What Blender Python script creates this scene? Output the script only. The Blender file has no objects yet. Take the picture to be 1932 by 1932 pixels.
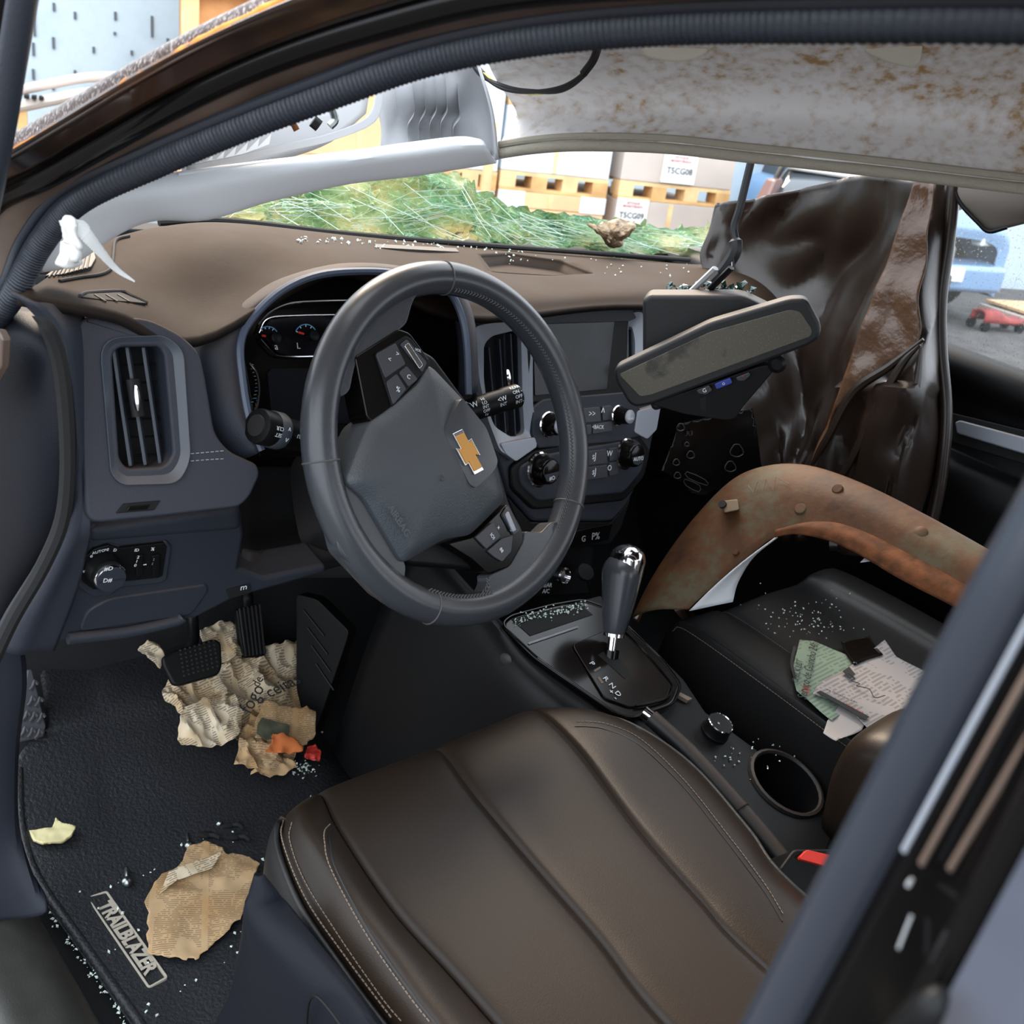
import bpy, bmesh, math, random
from mathutils import Vector as V, Matrix, noise
random.seed(7)
C = bpy.context.scene.collection

# ---------------------------------------------------------------- camera
# car frame: x to the passenger side, y to the bonnet, z up; the steering wheel's hub is the origin
CAM = V((-.706, -.714, .386)); FPX = 1932.0
AX = V((.7141554, -.1449736, .68481)); AY = V((-.6673718, -.4361662, .603634)); AZ = V((.21118, -.8881113, -.4082417))
RIGHT = V((AX[0], AY[0], AZ[0])); DOWN = V((AX[1], AY[1], AZ[1])); FWD = V((AX[2], AY[2], AZ[2]))
cd = bpy.data.cameras.new('camera'); cam = bpy.data.objects.new('camera', cd); C.objects.link(cam)
cd.sensor_width = 36; cd.lens = 36 * FPX / 1932; cd.clip_start = .02; cd.clip_end = 200
cd.dof.use_dof = True; cd.dof.focus_distance = 1.15; cd.dof.aperture_fstop = 12
m = Matrix((RIGHT, -DOWN, -FWD)).transposed().to_4x4(); m.translation = CAM
cam.matrix_world = m
bpy.context.scene.camera = cam
vs = bpy.context.scene.view_settings
vs.view_transform = 'Standard'; vs.look = 'None'; vs.gamma = 1; vs.use_curve_mapping = False
vs.exposure = 1.9
# ---------------------------------------------------------------- sky and sun
w = bpy.data.worlds.new('world'); bpy.context.scene.world = w; w.use_nodes = True
wn = w.node_tree.nodes; wl = w.node_tree.links
bg = wn['Background']; bg.inputs[1].default_value = 1.15
tc = wn.new('ShaderNodeTexCoord'); sp = wn.new('ShaderNodeSeparateXYZ'); rp = wn.new('ShaderNodeValToRGB')
rp.color_ramp.elements[0].position = .45; rp.color_ramp.elements[0].color = (.64, .68, .74, 1)
rp.color_ramp.elements[1].position = .75; rp.color_ramp.elements[1].color = (.84, .92, 1.0, 1)
mr = wn.new('ShaderNodeMapRange'); mr.inputs[1].default_value = -1; mr.inputs[2].default_value = 1
wl.new(tc.outputs['Generated'], sp.inputs[0]); wl.new(sp.outputs[2], mr.inputs[0]); wl.new(mr.outputs[0], rp.inputs[0]); wl.new(rp.outputs[0], bg.inputs[0])
sd = bpy.data.lights.new('sun', 'SUN'); so = bpy.data.objects.new('sun', sd); C.objects.link(so)
sd.energy = 1.6; sd.angle = math.radians(30); sd.color = (1, .77, .54)
so.rotation_euler = V((-.35, -.72, -.62)).to_track_quat('-Z', 'Y').to_euler()

# ---------------------------------------------------------------- helpers
def ray(u, v): return RIGHT * ((u - 966) / FPX) + DOWN * ((v - 966) / FPX) + FWD
def at(u, v, x=None, y=None, z=None):
    r = ray(u, v); i, t = (0, x) if x is not None else (1, y) if y is not None else (2, z)
    return CAM + r * ((t - CAM[i]) / r[i])
class Plane:
    def __init__(s, o, n, up=(0, 0, 1)):
        s.o = V(o); s.n = V(n).normalized(); s.ex = V(up).cross(s.n).normalized(); s.ey = s.n.cross(s.ex).normalized()
    def px(s, u, v, h=0):
        r = ray(u, v); return CAM + r * (((s.o + s.n * h - CAM).dot(s.n)) / r.dot(s.n))
    def ab(s, u, v, h=0):
        d = s.px(u, v, h) - s.o; return (d.dot(s.ex), d.dot(s.ey))
    def w(s, a, b, h=0): return s.o + s.ex * a + s.ey * b + s.n * h
    def L(s, pts, h=0): return [s.ab(u, v, h) for u, v in pts]
def S(r, g, b):
    f = lambda c: ((c / 255 + .055) / 1.055) ** 2.4 if c > 10 else c / 255 / 12.92
    return (f(r), f(g), f(b), 1)
WLOC = {}
def wl_(o): return WLOC.get(o.name, V((0, 0, 0))) if o else V((0, 0, 0))
def thing(name, label, cat, loc, group=None):
    o = bpy.data.objects.new(name, None); C.objects.link(o); o.location = loc; o.empty_display_size = .02
    o['label'] = label; o['category'] = cat
    if group: o['group'] = group
    WLOC[o.name] = V(loc); return o
def tag(o, label, cat, group=None, kind=None):
    o['label'] = label; o['category'] = cat
    if group: o['group'] = group
    if kind: o['kind'] = kind
    return o
def mk(name, vs_, fs, mat, parent=None, smooth=True, bevel=0, seg=2, solid=0, off=-1, sub=0, uv=None, ang=40, label=None, kind=None):
    c = V((0, 0, 0))
    for p in vs_: c += V(p)
    c /= max(1, len(vs_))
    me = bpy.data.meshes.new(name); me.from_pydata([tuple(V(p) - c) for p in vs_], [], fs); me.validate()
    if uv:
        ul = me.uv_layers.new()
        for l in me.loops: ul.data[l.index].uv = uv[l.vertex_index]
    o = bpy.data.objects.new(name, me); C.objects.link(o)
    if parent: o.parent = parent
    o.location = c - wl_(parent); WLOC[o.name] = c
    for mm in (mat if isinstance(mat, (list, tuple)) else [mat]): me.materials.append(mm)
    if smooth:
        for p in me.polygons: p.use_smooth = True
    if solid:
        md = o.modifiers.new('s', 'SOLIDIFY'); md.thickness = solid; md.offset = off
    if bevel:
        md = o.modifiers.new('b', 'BEVEL'); md.width = bevel; md.segments = seg; md.limit_method = 'ANGLE'; md.angle_limit = math.radians(35); md.harden_normals = smooth
    if sub:
        md = o.modifiers.new('u', 'SUBSURF'); md.levels = sub; md.render_levels = sub
    if smooth and not bevel:
        try: me.set_sharp_from_angle(angle=math.radians(ang))
        except Exception: pass
    if label: o['label'] = label
    if kind: o['kind'] = kind
    return o
def cr(p0, p1, p2, p3, t):
    return .5 * ((2 * p1) + (p2 - p0) * t + (2 * p0 - 5 * p1 + 4 * p2 - p3) * t * t + (3 * p1 - p0 - 3 * p2 + p3) * t ** 3)
def spline(pts, n, closed=False):
    pts = [V(p) for p in pts]; out = []; k = len(pts)
    g = (lambda i: pts[i % k]) if closed else (lambda i: pts[i] if 0 <= i < k else (2 * pts[0] - pts[1] if i < 0 else 2 * pts[-1] - pts[-2]))
    for i in range(k if closed else k - 1):
        for j in range(n): out.append(cr(g(i - 1), g(i), g(i + 1), g(i + 2), j / n))
    if not closed: out.append(pts[-1].copy())
    return out
def patch(name, rows, mat, parent=None, n=6, thick=0, fn=None, off=-1, flip=False, mr=None, **kw):
    nr = mr or n
    rows = [spline(r, n) for r in rows]; cols = list(zip(*rows)); cols = [spline(c, nr) for c in cols]
    W, H = len(cols), len(cols[0]); vs_ = []; uv = []
    for i in range(W):
        for j in range(H):
            p = cols[i][j]; a, b = i / (W - 1), j / (H - 1)
            if fn: p = p + fn(a, b, p)
            vs_.append(p); uv.append((a, b))
    fs = []
    for i in range(W - 1):
        for j in range(H - 1):
            q = (i * H + j, (i + 1) * H + j, (i + 1) * H + j + 1, i * H + j + 1)
            fs.append(q[::-1] if flip else q)
    return mk(name, vs_, fs, mat, parent, solid=thick, off=off, uv=uv, **kw)
def frames(pts, closed=False):
    n = len(pts); out = []; nrm = None
    for i in range(n):
        a = pts[i - 1] if (i > 0 or closed) else pts[i]; b = pts[(i + 1) % n] if (i < n - 1 or closed) else pts[i]
        t = (b - a)
        t = t.normalized() if t.length > 1e-9 else V((0, 0, 1))
        if nrm is None:
            nrm = t.orthogonal().normalized() if abs(t.z) > .95 else t.cross(V((0, 0, 1))).normalized()
        nrm = (nrm - t * nrm.dot(t)).normalized(); out.append((t, nrm, t.cross(nrm)))
    return out
def tube(name, pts, r, mat, parent=None, n=6, k=10, closed=False, rfn=None, squash=1.0, raw=False, **kw):
    P = [V(p) for p in pts] if raw else spline(pts, n, closed)
    fr = frames(P, closed); vs_ = []; fs = []; N = len(P)
    for i, p in enumerate(P):
        rr = r if not rfn else rfn(i / max(1, N - 1))
        for j in range(k):
            a = 2 * math.pi * j / k; vs_.append(p + fr[i][1] * math.cos(a) * rr + fr[i][2] * math.sin(a) * rr * squash)
    for i in range(N if closed else N - 1):
        for j in range(k):
            i2 = (i + 1) % N; j2 = (j + 1) % k
            fs.append((i * k + j, i * k + j2, i2 * k + j2, i2 * k + j))
    if not closed: fs.append(tuple(range(k))[::-1]); fs.append(tuple((N - 1) * k + j for j in range(k)))
    return mk(name, vs_, fs, mat, parent, **kw)
def rnd(pts, r, n=4):
    out = []; k = len(pts)
    for i in range(k):
        a, b, c = V(pts[i - 1]), V(pts[i]), V(pts[(i + 1) % k]); d1 = a - b; d2 = c - b
        q = min(r, d1.length * .45, d2.length * .45); p1 = b + d1.normalized() * q; p2 = b + d2.normalized() * q
        for j in range(n + 1):
            t = j / n; out.append(tuple((1 - t) ** 2 * p1 + 2 * t * (1 - t) * b + t * t * p2))
    return out
def ccw(pts):
    a = sum(pts[i - 1][0] * pts[i][1] - pts[i][0] * pts[i - 1][1] for i in range(len(pts)))
    return pts if a > 0 else pts[::-1]
def prism(name, pts, pl, h0, h1, mat, parent=None, bevel=.001, r=0, **kw):
    if r: pts = rnd(pts, r)
    pts = ccw(list(pts)); n = len(pts)
    vs_ = [pl.w(a, b, h0) for a, b in pts] + [pl.w(a, b, h1) for a, b in pts]
    fs = [tuple(range(n))[::-1], tuple(range(n, 2 * n))] + [(i, (i + 1) % n, n + (i + 1) % n, n + i) for i in range(n)]
    return mk(name, vs_, fs, mat, parent, bevel=bevel, **kw)
def dome(name, pts, pl, hb, he, hc, mat, parent=None, r=0, rings=6, **kw):
    if r: pts = rnd(pts, r)
    pts = ccw(list(pts)); n = len(pts); ca = sum(p[0] for p in pts) / n; cb = sum(p[1] for p in pts) / n
    vs_ = [pl.w(a, b, hb) for a, b in pts]; fs = []
    prof = [(1, he - .003), (.985, he)] + [(math.cos(t * math.pi / 2 / rings), 0) for t in range(1, rings)]
    hs = []
    for k, (s, h) in enumerate(prof):
        if k >= 2: s = 1 - (k - 1) / rings; h = he + (hc - he) * (1 - s * s)
        vs_ += [pl.w(ca + (a - ca) * s, cb + (b - cb) * s, h) for a, b in pts]
    K = len(prof) + 1
    for k in range(K - 1):
        for i in range(n):
            j = (i + 1) % n; fs.append((k * n + i, k * n + j, (k + 1) * n + j, (k + 1) * n + i))
    vs_.append(pl.w(ca, cb, hc)); e = len(vs_) - 1
    for i in range(n): fs.append(((K - 1) * n + i, (K - 1) * n + (i + 1) % n, e))
    return mk(name, vs_, fs, mat, parent, ang=60, **kw)
def ringpl(name, outer, inner, pl, h0, h1, mat, parent=None, hi=None, bevel=.0008, **kw):
    # a frame between two outlines with the same number of points; hi = height of the inner edge
    n = len(outer); hi = h1 if hi is None else hi
    vs_ = [pl.w(a, b, h0) for a, b in outer] + [pl.w(a, b, h1) for a, b in outer] + [pl.w(a, b, hi) for a, b in inner] + [pl.w(a, b, h0) for a, b in inner]
    fs = []
    for k in range(4):
        for i in range(n):
            j = (i + 1) % n; k2 = (k + 1) % 4; fs.append((k * n + i, k * n + j, k2 * n + j, k2 * n + i))
    o = mk(name, vs_, fs, mat, parent, bevel=bevel, **kw)
    return o
def circ(a, b, r, n=28, ry=None): return [(a + r * math.cos(2 * math.pi * i / n), b + (ry or r) * math.sin(2 * math.pi * i / n)) for i in range(n)]
def lathe(name, prof, o, axis, mat, parent=None, k=28, ring=False, **kw):
    ax = V(axis).normalized(); e1 = ax.orthogonal().normalized(); e2 = ax.cross(e1); vs_ = []; fs = []
    for r, h in prof:
        for j in range(k):
            a = 2 * math.pi * j / k; vs_.append(V(o) + ax * h + e1 * r * math.cos(a) + e2 * r * math.sin(a))
    for i in range(len(prof) - 1):
        for j in range(k): fs.append((i * k + j, i * k + (j + 1) % k, (i + 1) * k + (j + 1) % k, (i + 1) * k + j))
    if ring:
        e = (len(prof) - 1) * k
        for j in range(k): fs.append((e + j, e + (j + 1) % k, (j + 1) % k, j))
    else: fs.append(tuple(range(k))[::-1]); fs.append(tuple((len(prof) - 1) * k + j for j in range(k)))
    return mk(name, vs_, fs, mat, parent, ang=35, **kw)
def box(name, lo, hi, mat, parent=None, bevel=.003, fr=None, **kw):
    vs_ = [V((x, y, z)) for x in (lo[0], hi[0]) for y in (lo[1], hi[1]) for z in (lo[2], hi[2])]
    if fr: vs_ = [fr(p) for p in vs_]
    fs = [(0, 1, 3, 2), (4, 6, 7, 5), (0, 4, 5, 1), (2, 3, 7, 6), (0, 2, 6, 4), (1, 5, 7, 3)]
    return mk(name, vs_, fs, mat, parent, bevel=bevel, **kw)
def text(name, s, pl, a, b, size, rot, mat, parent, h, ext=.0003, bold=0, shear=0, sx=1.0):
    cu = bpy.data.curves.new(name, 'FONT'); cu.body = s; cu.size = size; cu.extrude = 0; cu.align_x = 'CENTER'; cu.align_y = 'CENTER'; cu.resolution_u = 2; cu.shear = shear; cu.offset = bold
    ob = bpy.data.objects.new('t', cu); me = bpy.data.meshes.new_from_object(ob)
    c, sn = math.cos(rot), math.sin(rot)
    vs_ = [pl.w(a + c * v.co.x * sx - sn * v.co.y, b + sn * v.co.x * sx + c * v.co.y, h) for v in me.vertices]; fs = [tuple(p.vertices) for p in me.polygons]
    bpy.data.objects.remove(ob); bpy.data.meshes.remove(me)
    return mk(name, vs_, fs, mat, parent, smooth=False, solid=ext, off=1)
def textpx(name, s, pl, u, v, px, ang, mat, parent, h, **kw):
    # size in px and text angle given by a pixel direction on the plane
    a, b = pl.ab(u, v, h); a2, b2 = pl.ab(u + math.cos(ang) * 10, v + math.sin(ang) * 10, h)
    d = math.hypot(a2 - a, b2 - b) / 10
    return text(name, s, pl, a, b, px * d, math.atan2(b2 - b, a2 - a), mat, parent, h, **kw)
def dashes(name, pts, ln, gap, r, mat, parent, up=V((0, 0, 1)), n=10):
    P = spline(pts, n); vs_ = []; fs = []; acc = 0; on = True; cur = [P[0]]
    for a, b in zip(P, P[1:]):
        d = (b - a).length; t = 0
        while d - t > (ln if on else gap) - acc:
            t += (ln if on else gap) - acc; acc = 0; q = a.lerp(b, t / d)
            if on:
                p0 = cur[0]; ax = (q - p0).normalized(); s1 = ax.cross(up).normalized() * r; s2 = s1.cross(ax).normalized() * r; k = len(vs_)
                for e in (p0, q): vs_ += [e + s1, e + s2, e - s1, e - s2]
                fs += [(k + j, k + (j + 1) % 4, k + 4 + (j + 1) % 4, k + 4 + j) for j in range(4)] + [(k + 3, k + 2, k + 1, k), (k + 4, k + 5, k + 6, k + 7)]
            on = not on; cur = [q]
        acc += d - t
    return mk(name, vs_, fs, mat, parent, smooth=False, kind='stuff')
def inside(p, poly):
    c = False; n = len(poly)
    for i in range(n):
        a, b = poly[i], poly[i - 1]
        if (a[1] > p[1]) != (b[1] > p[1]) and p[0] < (b[0] - a[0]) * (p[1] - a[1]) / (b[1] - a[1]) + a[0]: c = not c
    return c
def torn(poly, seg=5, amp=.05):
    out = []; r_ = random.Random(len(poly) * 7 + int(poly[0][0] * 1e4))
    for i in range(len(poly)):
        a, b = V(poly[i]), V(poly[(i + 1) % len(poly)]); d = b - a; n_ = V((-d.y, d.x))
        for k in range(seg): out.append(tuple(a + d * (k / seg) + n_ * (r_.gauss(0, amp) if k else 0)))
    return out
def sheet(name, poly, pl, cell, hfn, mat, parent=None, thick=.0003, clean=False, **kw):
    # a torn sheet: grid cells whose centre lies in the outline; heights from hfn
    xs = [p[0] for p in poly]; ys = [p[1] for p in poly]; x0, y0 = min(xs), min(ys)
    nx = int((max(xs) - x0) / cell) + 2; ny = int((max(ys) - y0) / cell) + 2; idx = {}; vs_ = []; fs = []; uv = []
    def vid(i, j):
        if (i, j) not in idx:
            a = x0 + i * cell + (noise.noise(V((i * .7, j * .7, 3))) * cell * .5); b = y0 + j * cell + (noise.noise(V((i * .7, j * .7, 9))) * cell * .5)
            if clean and not inside((a, b), poly):
                best = None; p_ = V((a, b))
                for k in range(len(poly)):
                    e0, e1 = V(poly[k - 1]), V(poly[k]); t = max(0, min(1, (p_ - e0).dot(e1 - e0) / max(1e-12, (e1 - e0).length_squared))); q_ = e0.lerp(e1, t)
                    if best is None or (q_ - p_).length < best[0]: best = ((q_ - p_).length, q_)
                a, b = best[1]
            idx[(i, j)] = len(vs_); vs_.append(pl.w(a, b, hfn(a, b))); uv.append((a, b))
        return idx[(i, j)]
    for i in range(nx):
        for j in range(ny):
            if inside((x0 + (i + .5) * cell, y0 + (j + .5) * cell), poly) or (clean and any(inside((x0 + (i + e) * cell, y0 + (j + f_) * cell), poly) for e in (0, 1) for f_ in (0, 1))): fs.append((vid(i, j), vid(i + 1, j), vid(i + 1, j + 1), vid(i, j + 1)))
    return mk(name, vs_, fs, mat, parent, solid=thick, off=0, uv=uv, ang=30, **kw)
from mathutils.bvhtree import BVHTree
BV = {}
def on(o, u, v, lift=.001):
    # the point of a built surface that the ray through a picture point meets, lifted a little towards the viewer side
    if o.name not in BV:
        c = WLOC[o.name]; BV[o.name] = BVHTree.FromPolygons([v_.co + c for v_ in o.data.vertices], [tuple(p.vertices) for p in o.data.polygons])
    d = ray(u, v).normalized(); h = BV[o.name].ray_cast(CAM, d)
    if h[0] is None: h = BV[o.name].find_nearest(CAM + d * 1.1)
    n_ = h[1] if h[1].dot(d) < 0 else -h[1]
    return h[0] + n_ * lift
def cut(o, cutter):
    md = o.modifiers.new('cut', 'BOOLEAN'); md.operation = 'DIFFERENCE'; md.object = cutter; md.solver = 'EXACT'
    k = len(o.modifiers) - 1
    while k > 0 and o.modifiers[k - 1].type == 'BEVEL': o.modifiers.move(k, k - 1); k -= 1
    bev = [(m_.width, m_.segments, m_.harden_normals) for m_ in o.modifiers if m_.type == 'BEVEL']
    for m_ in [m_ for m_ in o.modifiers if m_.type == 'BEVEL']: o.modifiers.remove(m_)
    bpy.context.view_layer.update(); dg = bpy.context.evaluated_depsgraph_get(); me = bpy.data.meshes.new_from_object(o.evaluated_get(dg))
    o.modifiers.clear(); old = o.data; o.data = me; bpy.data.meshes.remove(old)
    for w_, s_, h_ in bev:
        m2 = o.modifiers.new('b', 'BEVEL'); m2.width = w_; m2.segments = s_; m2.limit_method = 'ANGLE'; m2.angle_limit = math.radians(35); m2.harden_normals = h_
    bpy.data.objects.remove(cutter); return o
def crumbs(name, spots, mat, parent=None, smin=.0012, smax=.003, **kw):
    vs_ = []; fs = []
    for p in spots:
        s = random.uniform(smin, smax); k = len(vs_); p = V(p) + V((0, 0, s * .5))
        q = Matrix.Rotation(random.uniform(0, 6.3), 3, V((random.random() - .5, random.random() - .5, random.random() - .3)).normalized())
        for d in ((1, 0, 0), (-.9, .1, 0), (0, .8, .1), (.1, -.9, 0), (0, .1, .6), (.1, 0, -.6)): vs_.append(p + q @ (V(d) * s * random.uniform(.6, 1.2)))
        fs += [(k, k + 2, k + 4), (k + 2, k + 1, k + 4), (k + 1, k + 3, k + 4), (k + 3, k, k + 4), (k + 2, k, k + 5), (k + 1, k + 2, k + 5), (k + 3, k + 1, k + 5), (k, k + 3, k + 5)]
    return mk(name, vs_, fs, mat, parent, smooth=False, **kw)

# ---------------------------------------------------------------- materials
def mat(name, col, rough=.5, metal=0, bump=0, bscale=400, dust=None, var=.0, vscale=8, coat=0, spec=.5, alpha=1, trans=0, ior=1.45, emit=None, vcol=None, bdist=.001, sheen=0):
    m = bpy.data.materials.new(name); m.use_nodes = True; n = m.node_tree.nodes; l = m.node_tree.links; b = n['Principled BSDF']
    col = tuple(col) if len(col) == 4 else tuple(col) + (1,)
    b.inputs['Base Color'].default_value = col; b.inputs['Roughness'].default_value = rough; b.inputs['Metallic'].default_value = metal
    b.inputs['Specular IOR Level'].default_value = spec; b.inputs['Coat Weight'].default_value = coat; b.inputs['Alpha'].default_value = alpha
    b.inputs['Transmission Weight'].default_value = trans; b.inputs['IOR'].default_value = ior; b.inputs['Coat Roughness'].default_value = .08
    if sheen: b.inputs['Sheen Weight'].default_value = sheen
    if emit: b.inputs['Emission Color'].default_value = emit[0]; b.inputs['Emission Strength'].default_value = emit[1]
    geo = n.new('ShaderNodeNewGeometry'); cur = None
    if var:
        nz = n.new('ShaderNodeTexNoise'); nz.inputs['Scale'].default_value = vscale; nz.inputs['Detail'].default_value = 6; l.new(geo.outputs['Position'], nz.inputs['Vector'])
        rp = n.new('ShaderNodeValToRGB'); rp.color_ramp.elements[0].position = .35; rp.color_ramp.elements[1].position = .68
        rp.color_ramp.elements[0].color = tuple(c * (1 - var) for c in col[:3]) + (1,)
        rp.color_ramp.elements[1].color = vcol if vcol else tuple(min(1, c * (1 + var)) for c in col[:3]) + (1,)
        l.new(nz.outputs[0], rp.inputs[0]); cur = rp.outputs[0]; l.new(cur, b.inputs['Base Color'])
    if dust:
        dc, amt, rr = dust   # settled dust: thicker on surfaces that face up, broken up by noise
        sep = n.new('ShaderNodeSeparateXYZ'); l.new(geo.outputs['Normal'], sep.inputs[0])
        mp = n.new('ShaderNodeMapRange'); mp.inputs[1].default_value = .25; mp.inputs[2].default_value = .9; mp.inputs[3].default_value = 0.04 * amt; mp.inputs[4].default_value = amt; l.new(sep.outputs[2], mp.inputs[0])
        nz = n.new('ShaderNodeTexNoise'); nz.inputs['Scale'].default_value = 9; nz.inputs['Detail'].default_value = 8; nz.inputs['Roughness'].default_value = .65; l.new(geo.outputs['Position'], nz.inputs['Vector'])
        m2 = n.new('ShaderNodeMapRange'); m2.inputs[1].default_value = .25; m2.inputs[2].default_value = .7; m2.inputs[3].default_value = .55; m2.inputs[4].default_value = 1.1; l.new(nz.outputs[0], m2.inputs[0])
        mu = n.new('ShaderNodeMath'); mu.operation = 'MULTIPLY'; mu.use_clamp = True; l.new(mp.outputs[0], mu.inputs[0]); l.new(m2.outputs[0], mu.inputs[1])
        mx = n.new('ShaderNodeMix'); mx.data_type = 'RGBA'; l.new(mu.outputs[0], mx.inputs[0]); mx.inputs[6].default_value = col; mx.inputs[7].default_value = dc
        if cur: l.new(cur, mx.inputs[6])
        l.new(mx.outputs[2], b.inputs['Base Color'])
        mr = n.new('ShaderNodeMapRange'); mr.inputs[3].default_value = rough; mr.inputs[4].default_value = rr; l.new(mu.outputs[0], mr.inputs[0]); l.new(mr.outputs[0], b.inputs['Roughness'])
    if bump:
        nz = n.new('ShaderNodeTexNoise'); nz.inputs['Scale'].default_value = bscale; nz.inputs['Detail'].default_value = 3; l.new(geo.outputs['Position'], nz.inputs['Vector'])
        bp = n.new('ShaderNodeBump'); bp.inputs['Strength'].default_value = bump; bp.inputs['Distance'].default_value = bdist; l.new(nz.outputs[0], bp.inputs['Height']); l.new(bp.outputs[0], b.inputs['Normal'])
    return m
DUST = S(104, 86, 72)
M = {}
M['dash'] = mat('dash_plastic', S(44, 48, 57), .5, spec=.25, bump=.35, bscale=900, dust=(S(80, 66, 55), .75, .8))
M['dash_top'] = mat('dash_top', S(32, 27, 24), .6, spec=.15, bump=.3, bscale=900, dust=(S(50, 36, 25), .88, .8))
M['dash_low'] = mat('dash_lower', S(43, 47, 55), .45, spec=.25, bump=.35, bscale=900, dust=(S(98, 82, 70), .25, .7))
M['navy'] = mat('end_cap', S(20, 22, 28), .42, spec=.12, bump=.25, bscale=900)
M['black'] = mat('black_plastic', S(16, 16, 17), .45, spec=.22, bump=.15, bscale=700)
M['blackdust'] = mat('black_plastic_dusty', S(28, 28, 30), .48, bump=.2, bscale=700, dust=(S(90, 74, 62), .3, .75))
M['void'] = mat('dark_cavity', S(14, 14, 15), .8)
M['gloss'] = mat('gloss_black', S(9, 8, 8), .16, spec=.25, dust=(DUST, .04, .35))
M['leather'] = mat('wheel_leather', S(54, 57, 62), .26, bump=.08, bscale=1200, dust=(S(92, 78, 66), .3, .42))
M['pad'] = mat('airbag_pad', S(58, 63, 68), .4, bump=.6, bscale=650, dust=(S(88, 76, 66), .35, .55))
M['seat'] = mat('seat_leather', S(36, 27, 20), .4, bump=.2, bscale=800, var=.15, vscale=6, spec=.3)
M['seatperf'] = mat('seat_perforated', S(37, 28, 21), .44, bump=.15, bscale=900, var=.12, vscale=5, spec=.3)
def perforate(m):
    n = m.node_tree.nodes; l = m.node_tree.links; b = n['Principled BSDF']; src = b.inputs['Base Color'].links[0].from_socket
    g = n.new('ShaderNodeNewGeometry'); mp = n.new('ShaderNodeMapping'); mp.inputs['Scale'].default_value = (1, 1, 0); l.new(g.outputs['Position'], mp.inputs[0])
    vo = n.new('ShaderNodeTexVoronoi'); vo.inputs['Scale'].default_value = 210; vo.inputs['Randomness'].default_value = 0; l.new(mp.outputs[0], vo.inputs[0])
    mr = n.new('ShaderNodeMapRange'); mr.inputs[1].default_value = .16; mr.inputs[2].default_value = .3; l.new(vo.outputs[0], mr.inputs[0])
    mx = n.new('ShaderNodeMix'); mx.data_type = 'RGBA'; mx.inputs[6].default_value = S(33, 27, 23); l.new(mr.outputs[0], mx.inputs[0]); l.new(src, mx.inputs[7]); l.new(mx.outputs[2], b.inputs['Base Color'])
perforate(M['seatperf'])
M['seatdark'] = mat('seat_dark', S(27, 26, 26), .4, bump=.25, bscale=800)
M['chrome'] = mat('chrome', S(225, 225, 228), .12, metal=1)
M['silver'] = mat('satin_silver', S(150, 156, 166), .35, metal=.25, dust=(S(150, 118, 88), .6, .7))
M['gold'] = mat('gold', S(190, 134, 60), .35, metal=.3, bump=.2, bscale=1500)
M['white'] = mat('white_print', S(215, 218, 220), .6)
M['bluep'] = mat('blue_print', S(90, 150, 190), .6)
M['red'] = mat('red_print', S(180, 50, 42), .5)
M['grey'] = mat('grey_print', S(150, 152, 155), .6)
M['screen'] = mat('screen_glass', S(8, 9, 14), .1, spec=.2, dust=(DUST, .06, .6), var=.4, vscale=30, vcol=S(20, 21, 30))
M['trim'] = mat('pale_trim', S(240, 243, 247), .5, bump=.1, bscale=600)
M['trimback'] = mat('pale_trim_back', S(186, 187, 190), .45)
M['paint'] = mat('black_paint', S(36, 26, 23), .16, coat=.8, var=.3, vscale=7, vcol=S(92, 62, 42), dust=(S(110, 84, 66), .3, .5), bump=.02, bscale=30, bdist=.01)  # brown tone and mottling put warm reflections into the black paint's colour
M['rubber'] = mat('rubber', S(38, 42, 50), .5, bump=.3, bscale=500)
M['rubber_s'] = mat('rubber_smooth', S(46, 50, 58), .22, bump=.02, bscale=300)
M['flange'] = mat('dusty_flange', S(92, 77, 68), .4, coat=.2, var=.25, vscale=12)
M['rust'] = mat('orange_primer', S(214, 132, 48), .7, var=.3, vscale=60)
M['glassc'] = mat('glass_crumb', S(205, 218, 208), .12, spec=.8)
M['foam'] = mat('foam', S(232, 230, 215), .9, bump=.3, bscale=300)
M['sheetblk'] = mat('black_film', S(36, 26, 20), .32, bump=.08, bscale=25, bdist=.01)
M['archm'] = mat('primer_metal', S(112, 95, 70), .5, var=.25, vscale=7, vcol=S(112, 80, 52), bump=.15, bscale=120)
M['archr'] = mat('rusty_lip', S(80, 46, 24), .8, spec=.2, var=.5, vscale=45, bump=.4, bscale=200)
M['matrub'] = mat('mat_rubber', S(33, 34, 37), .48, bump=.9, bscale=230, bdist=.002)
M['carpet'] = mat('carpet', S(24, 25, 27), .95, bump=.6, bscale=900)
M['kick'] = mat('kick_panel', S(27, 30, 37), .45, spec=.15, bump=.15, bscale=600)
M['sillp'] = mat('sill_plate', S(44, 43, 40), .45, bump=.2, bscale=500, var=.3, vscale=15)
M['orange'] = mat('orange_scrap', S(196, 108, 56), .8)
M['redbtn'] = mat('red_button', S(215, 55, 42), .4)
M['cream'] = mat('cream_foam', S(205, 194, 146), .85)
M['steel'] = mat('bolt_steel', S(150, 155, 155), .3, metal=1)
M['label'] = mat('paper_label', S(235, 235, 232), .8)
M['inkd'] = mat('ink_dark', S(40, 40, 42), .8)
M['thread'] = mat('thread', S(112, 98, 86), .8)
M['threadk'] = mat('thread_dark', S(78, 76, 76), .6)
M['wire'] = mat('wire_black', S(30, 30, 32), .5)
M['wirey'] = mat('wire_yellow', S(215, 205, 90), .5)
M['tapew'] = mat('white_cloth_tape', S(225, 225, 222), .9, bump=.4, bscale=300)
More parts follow.
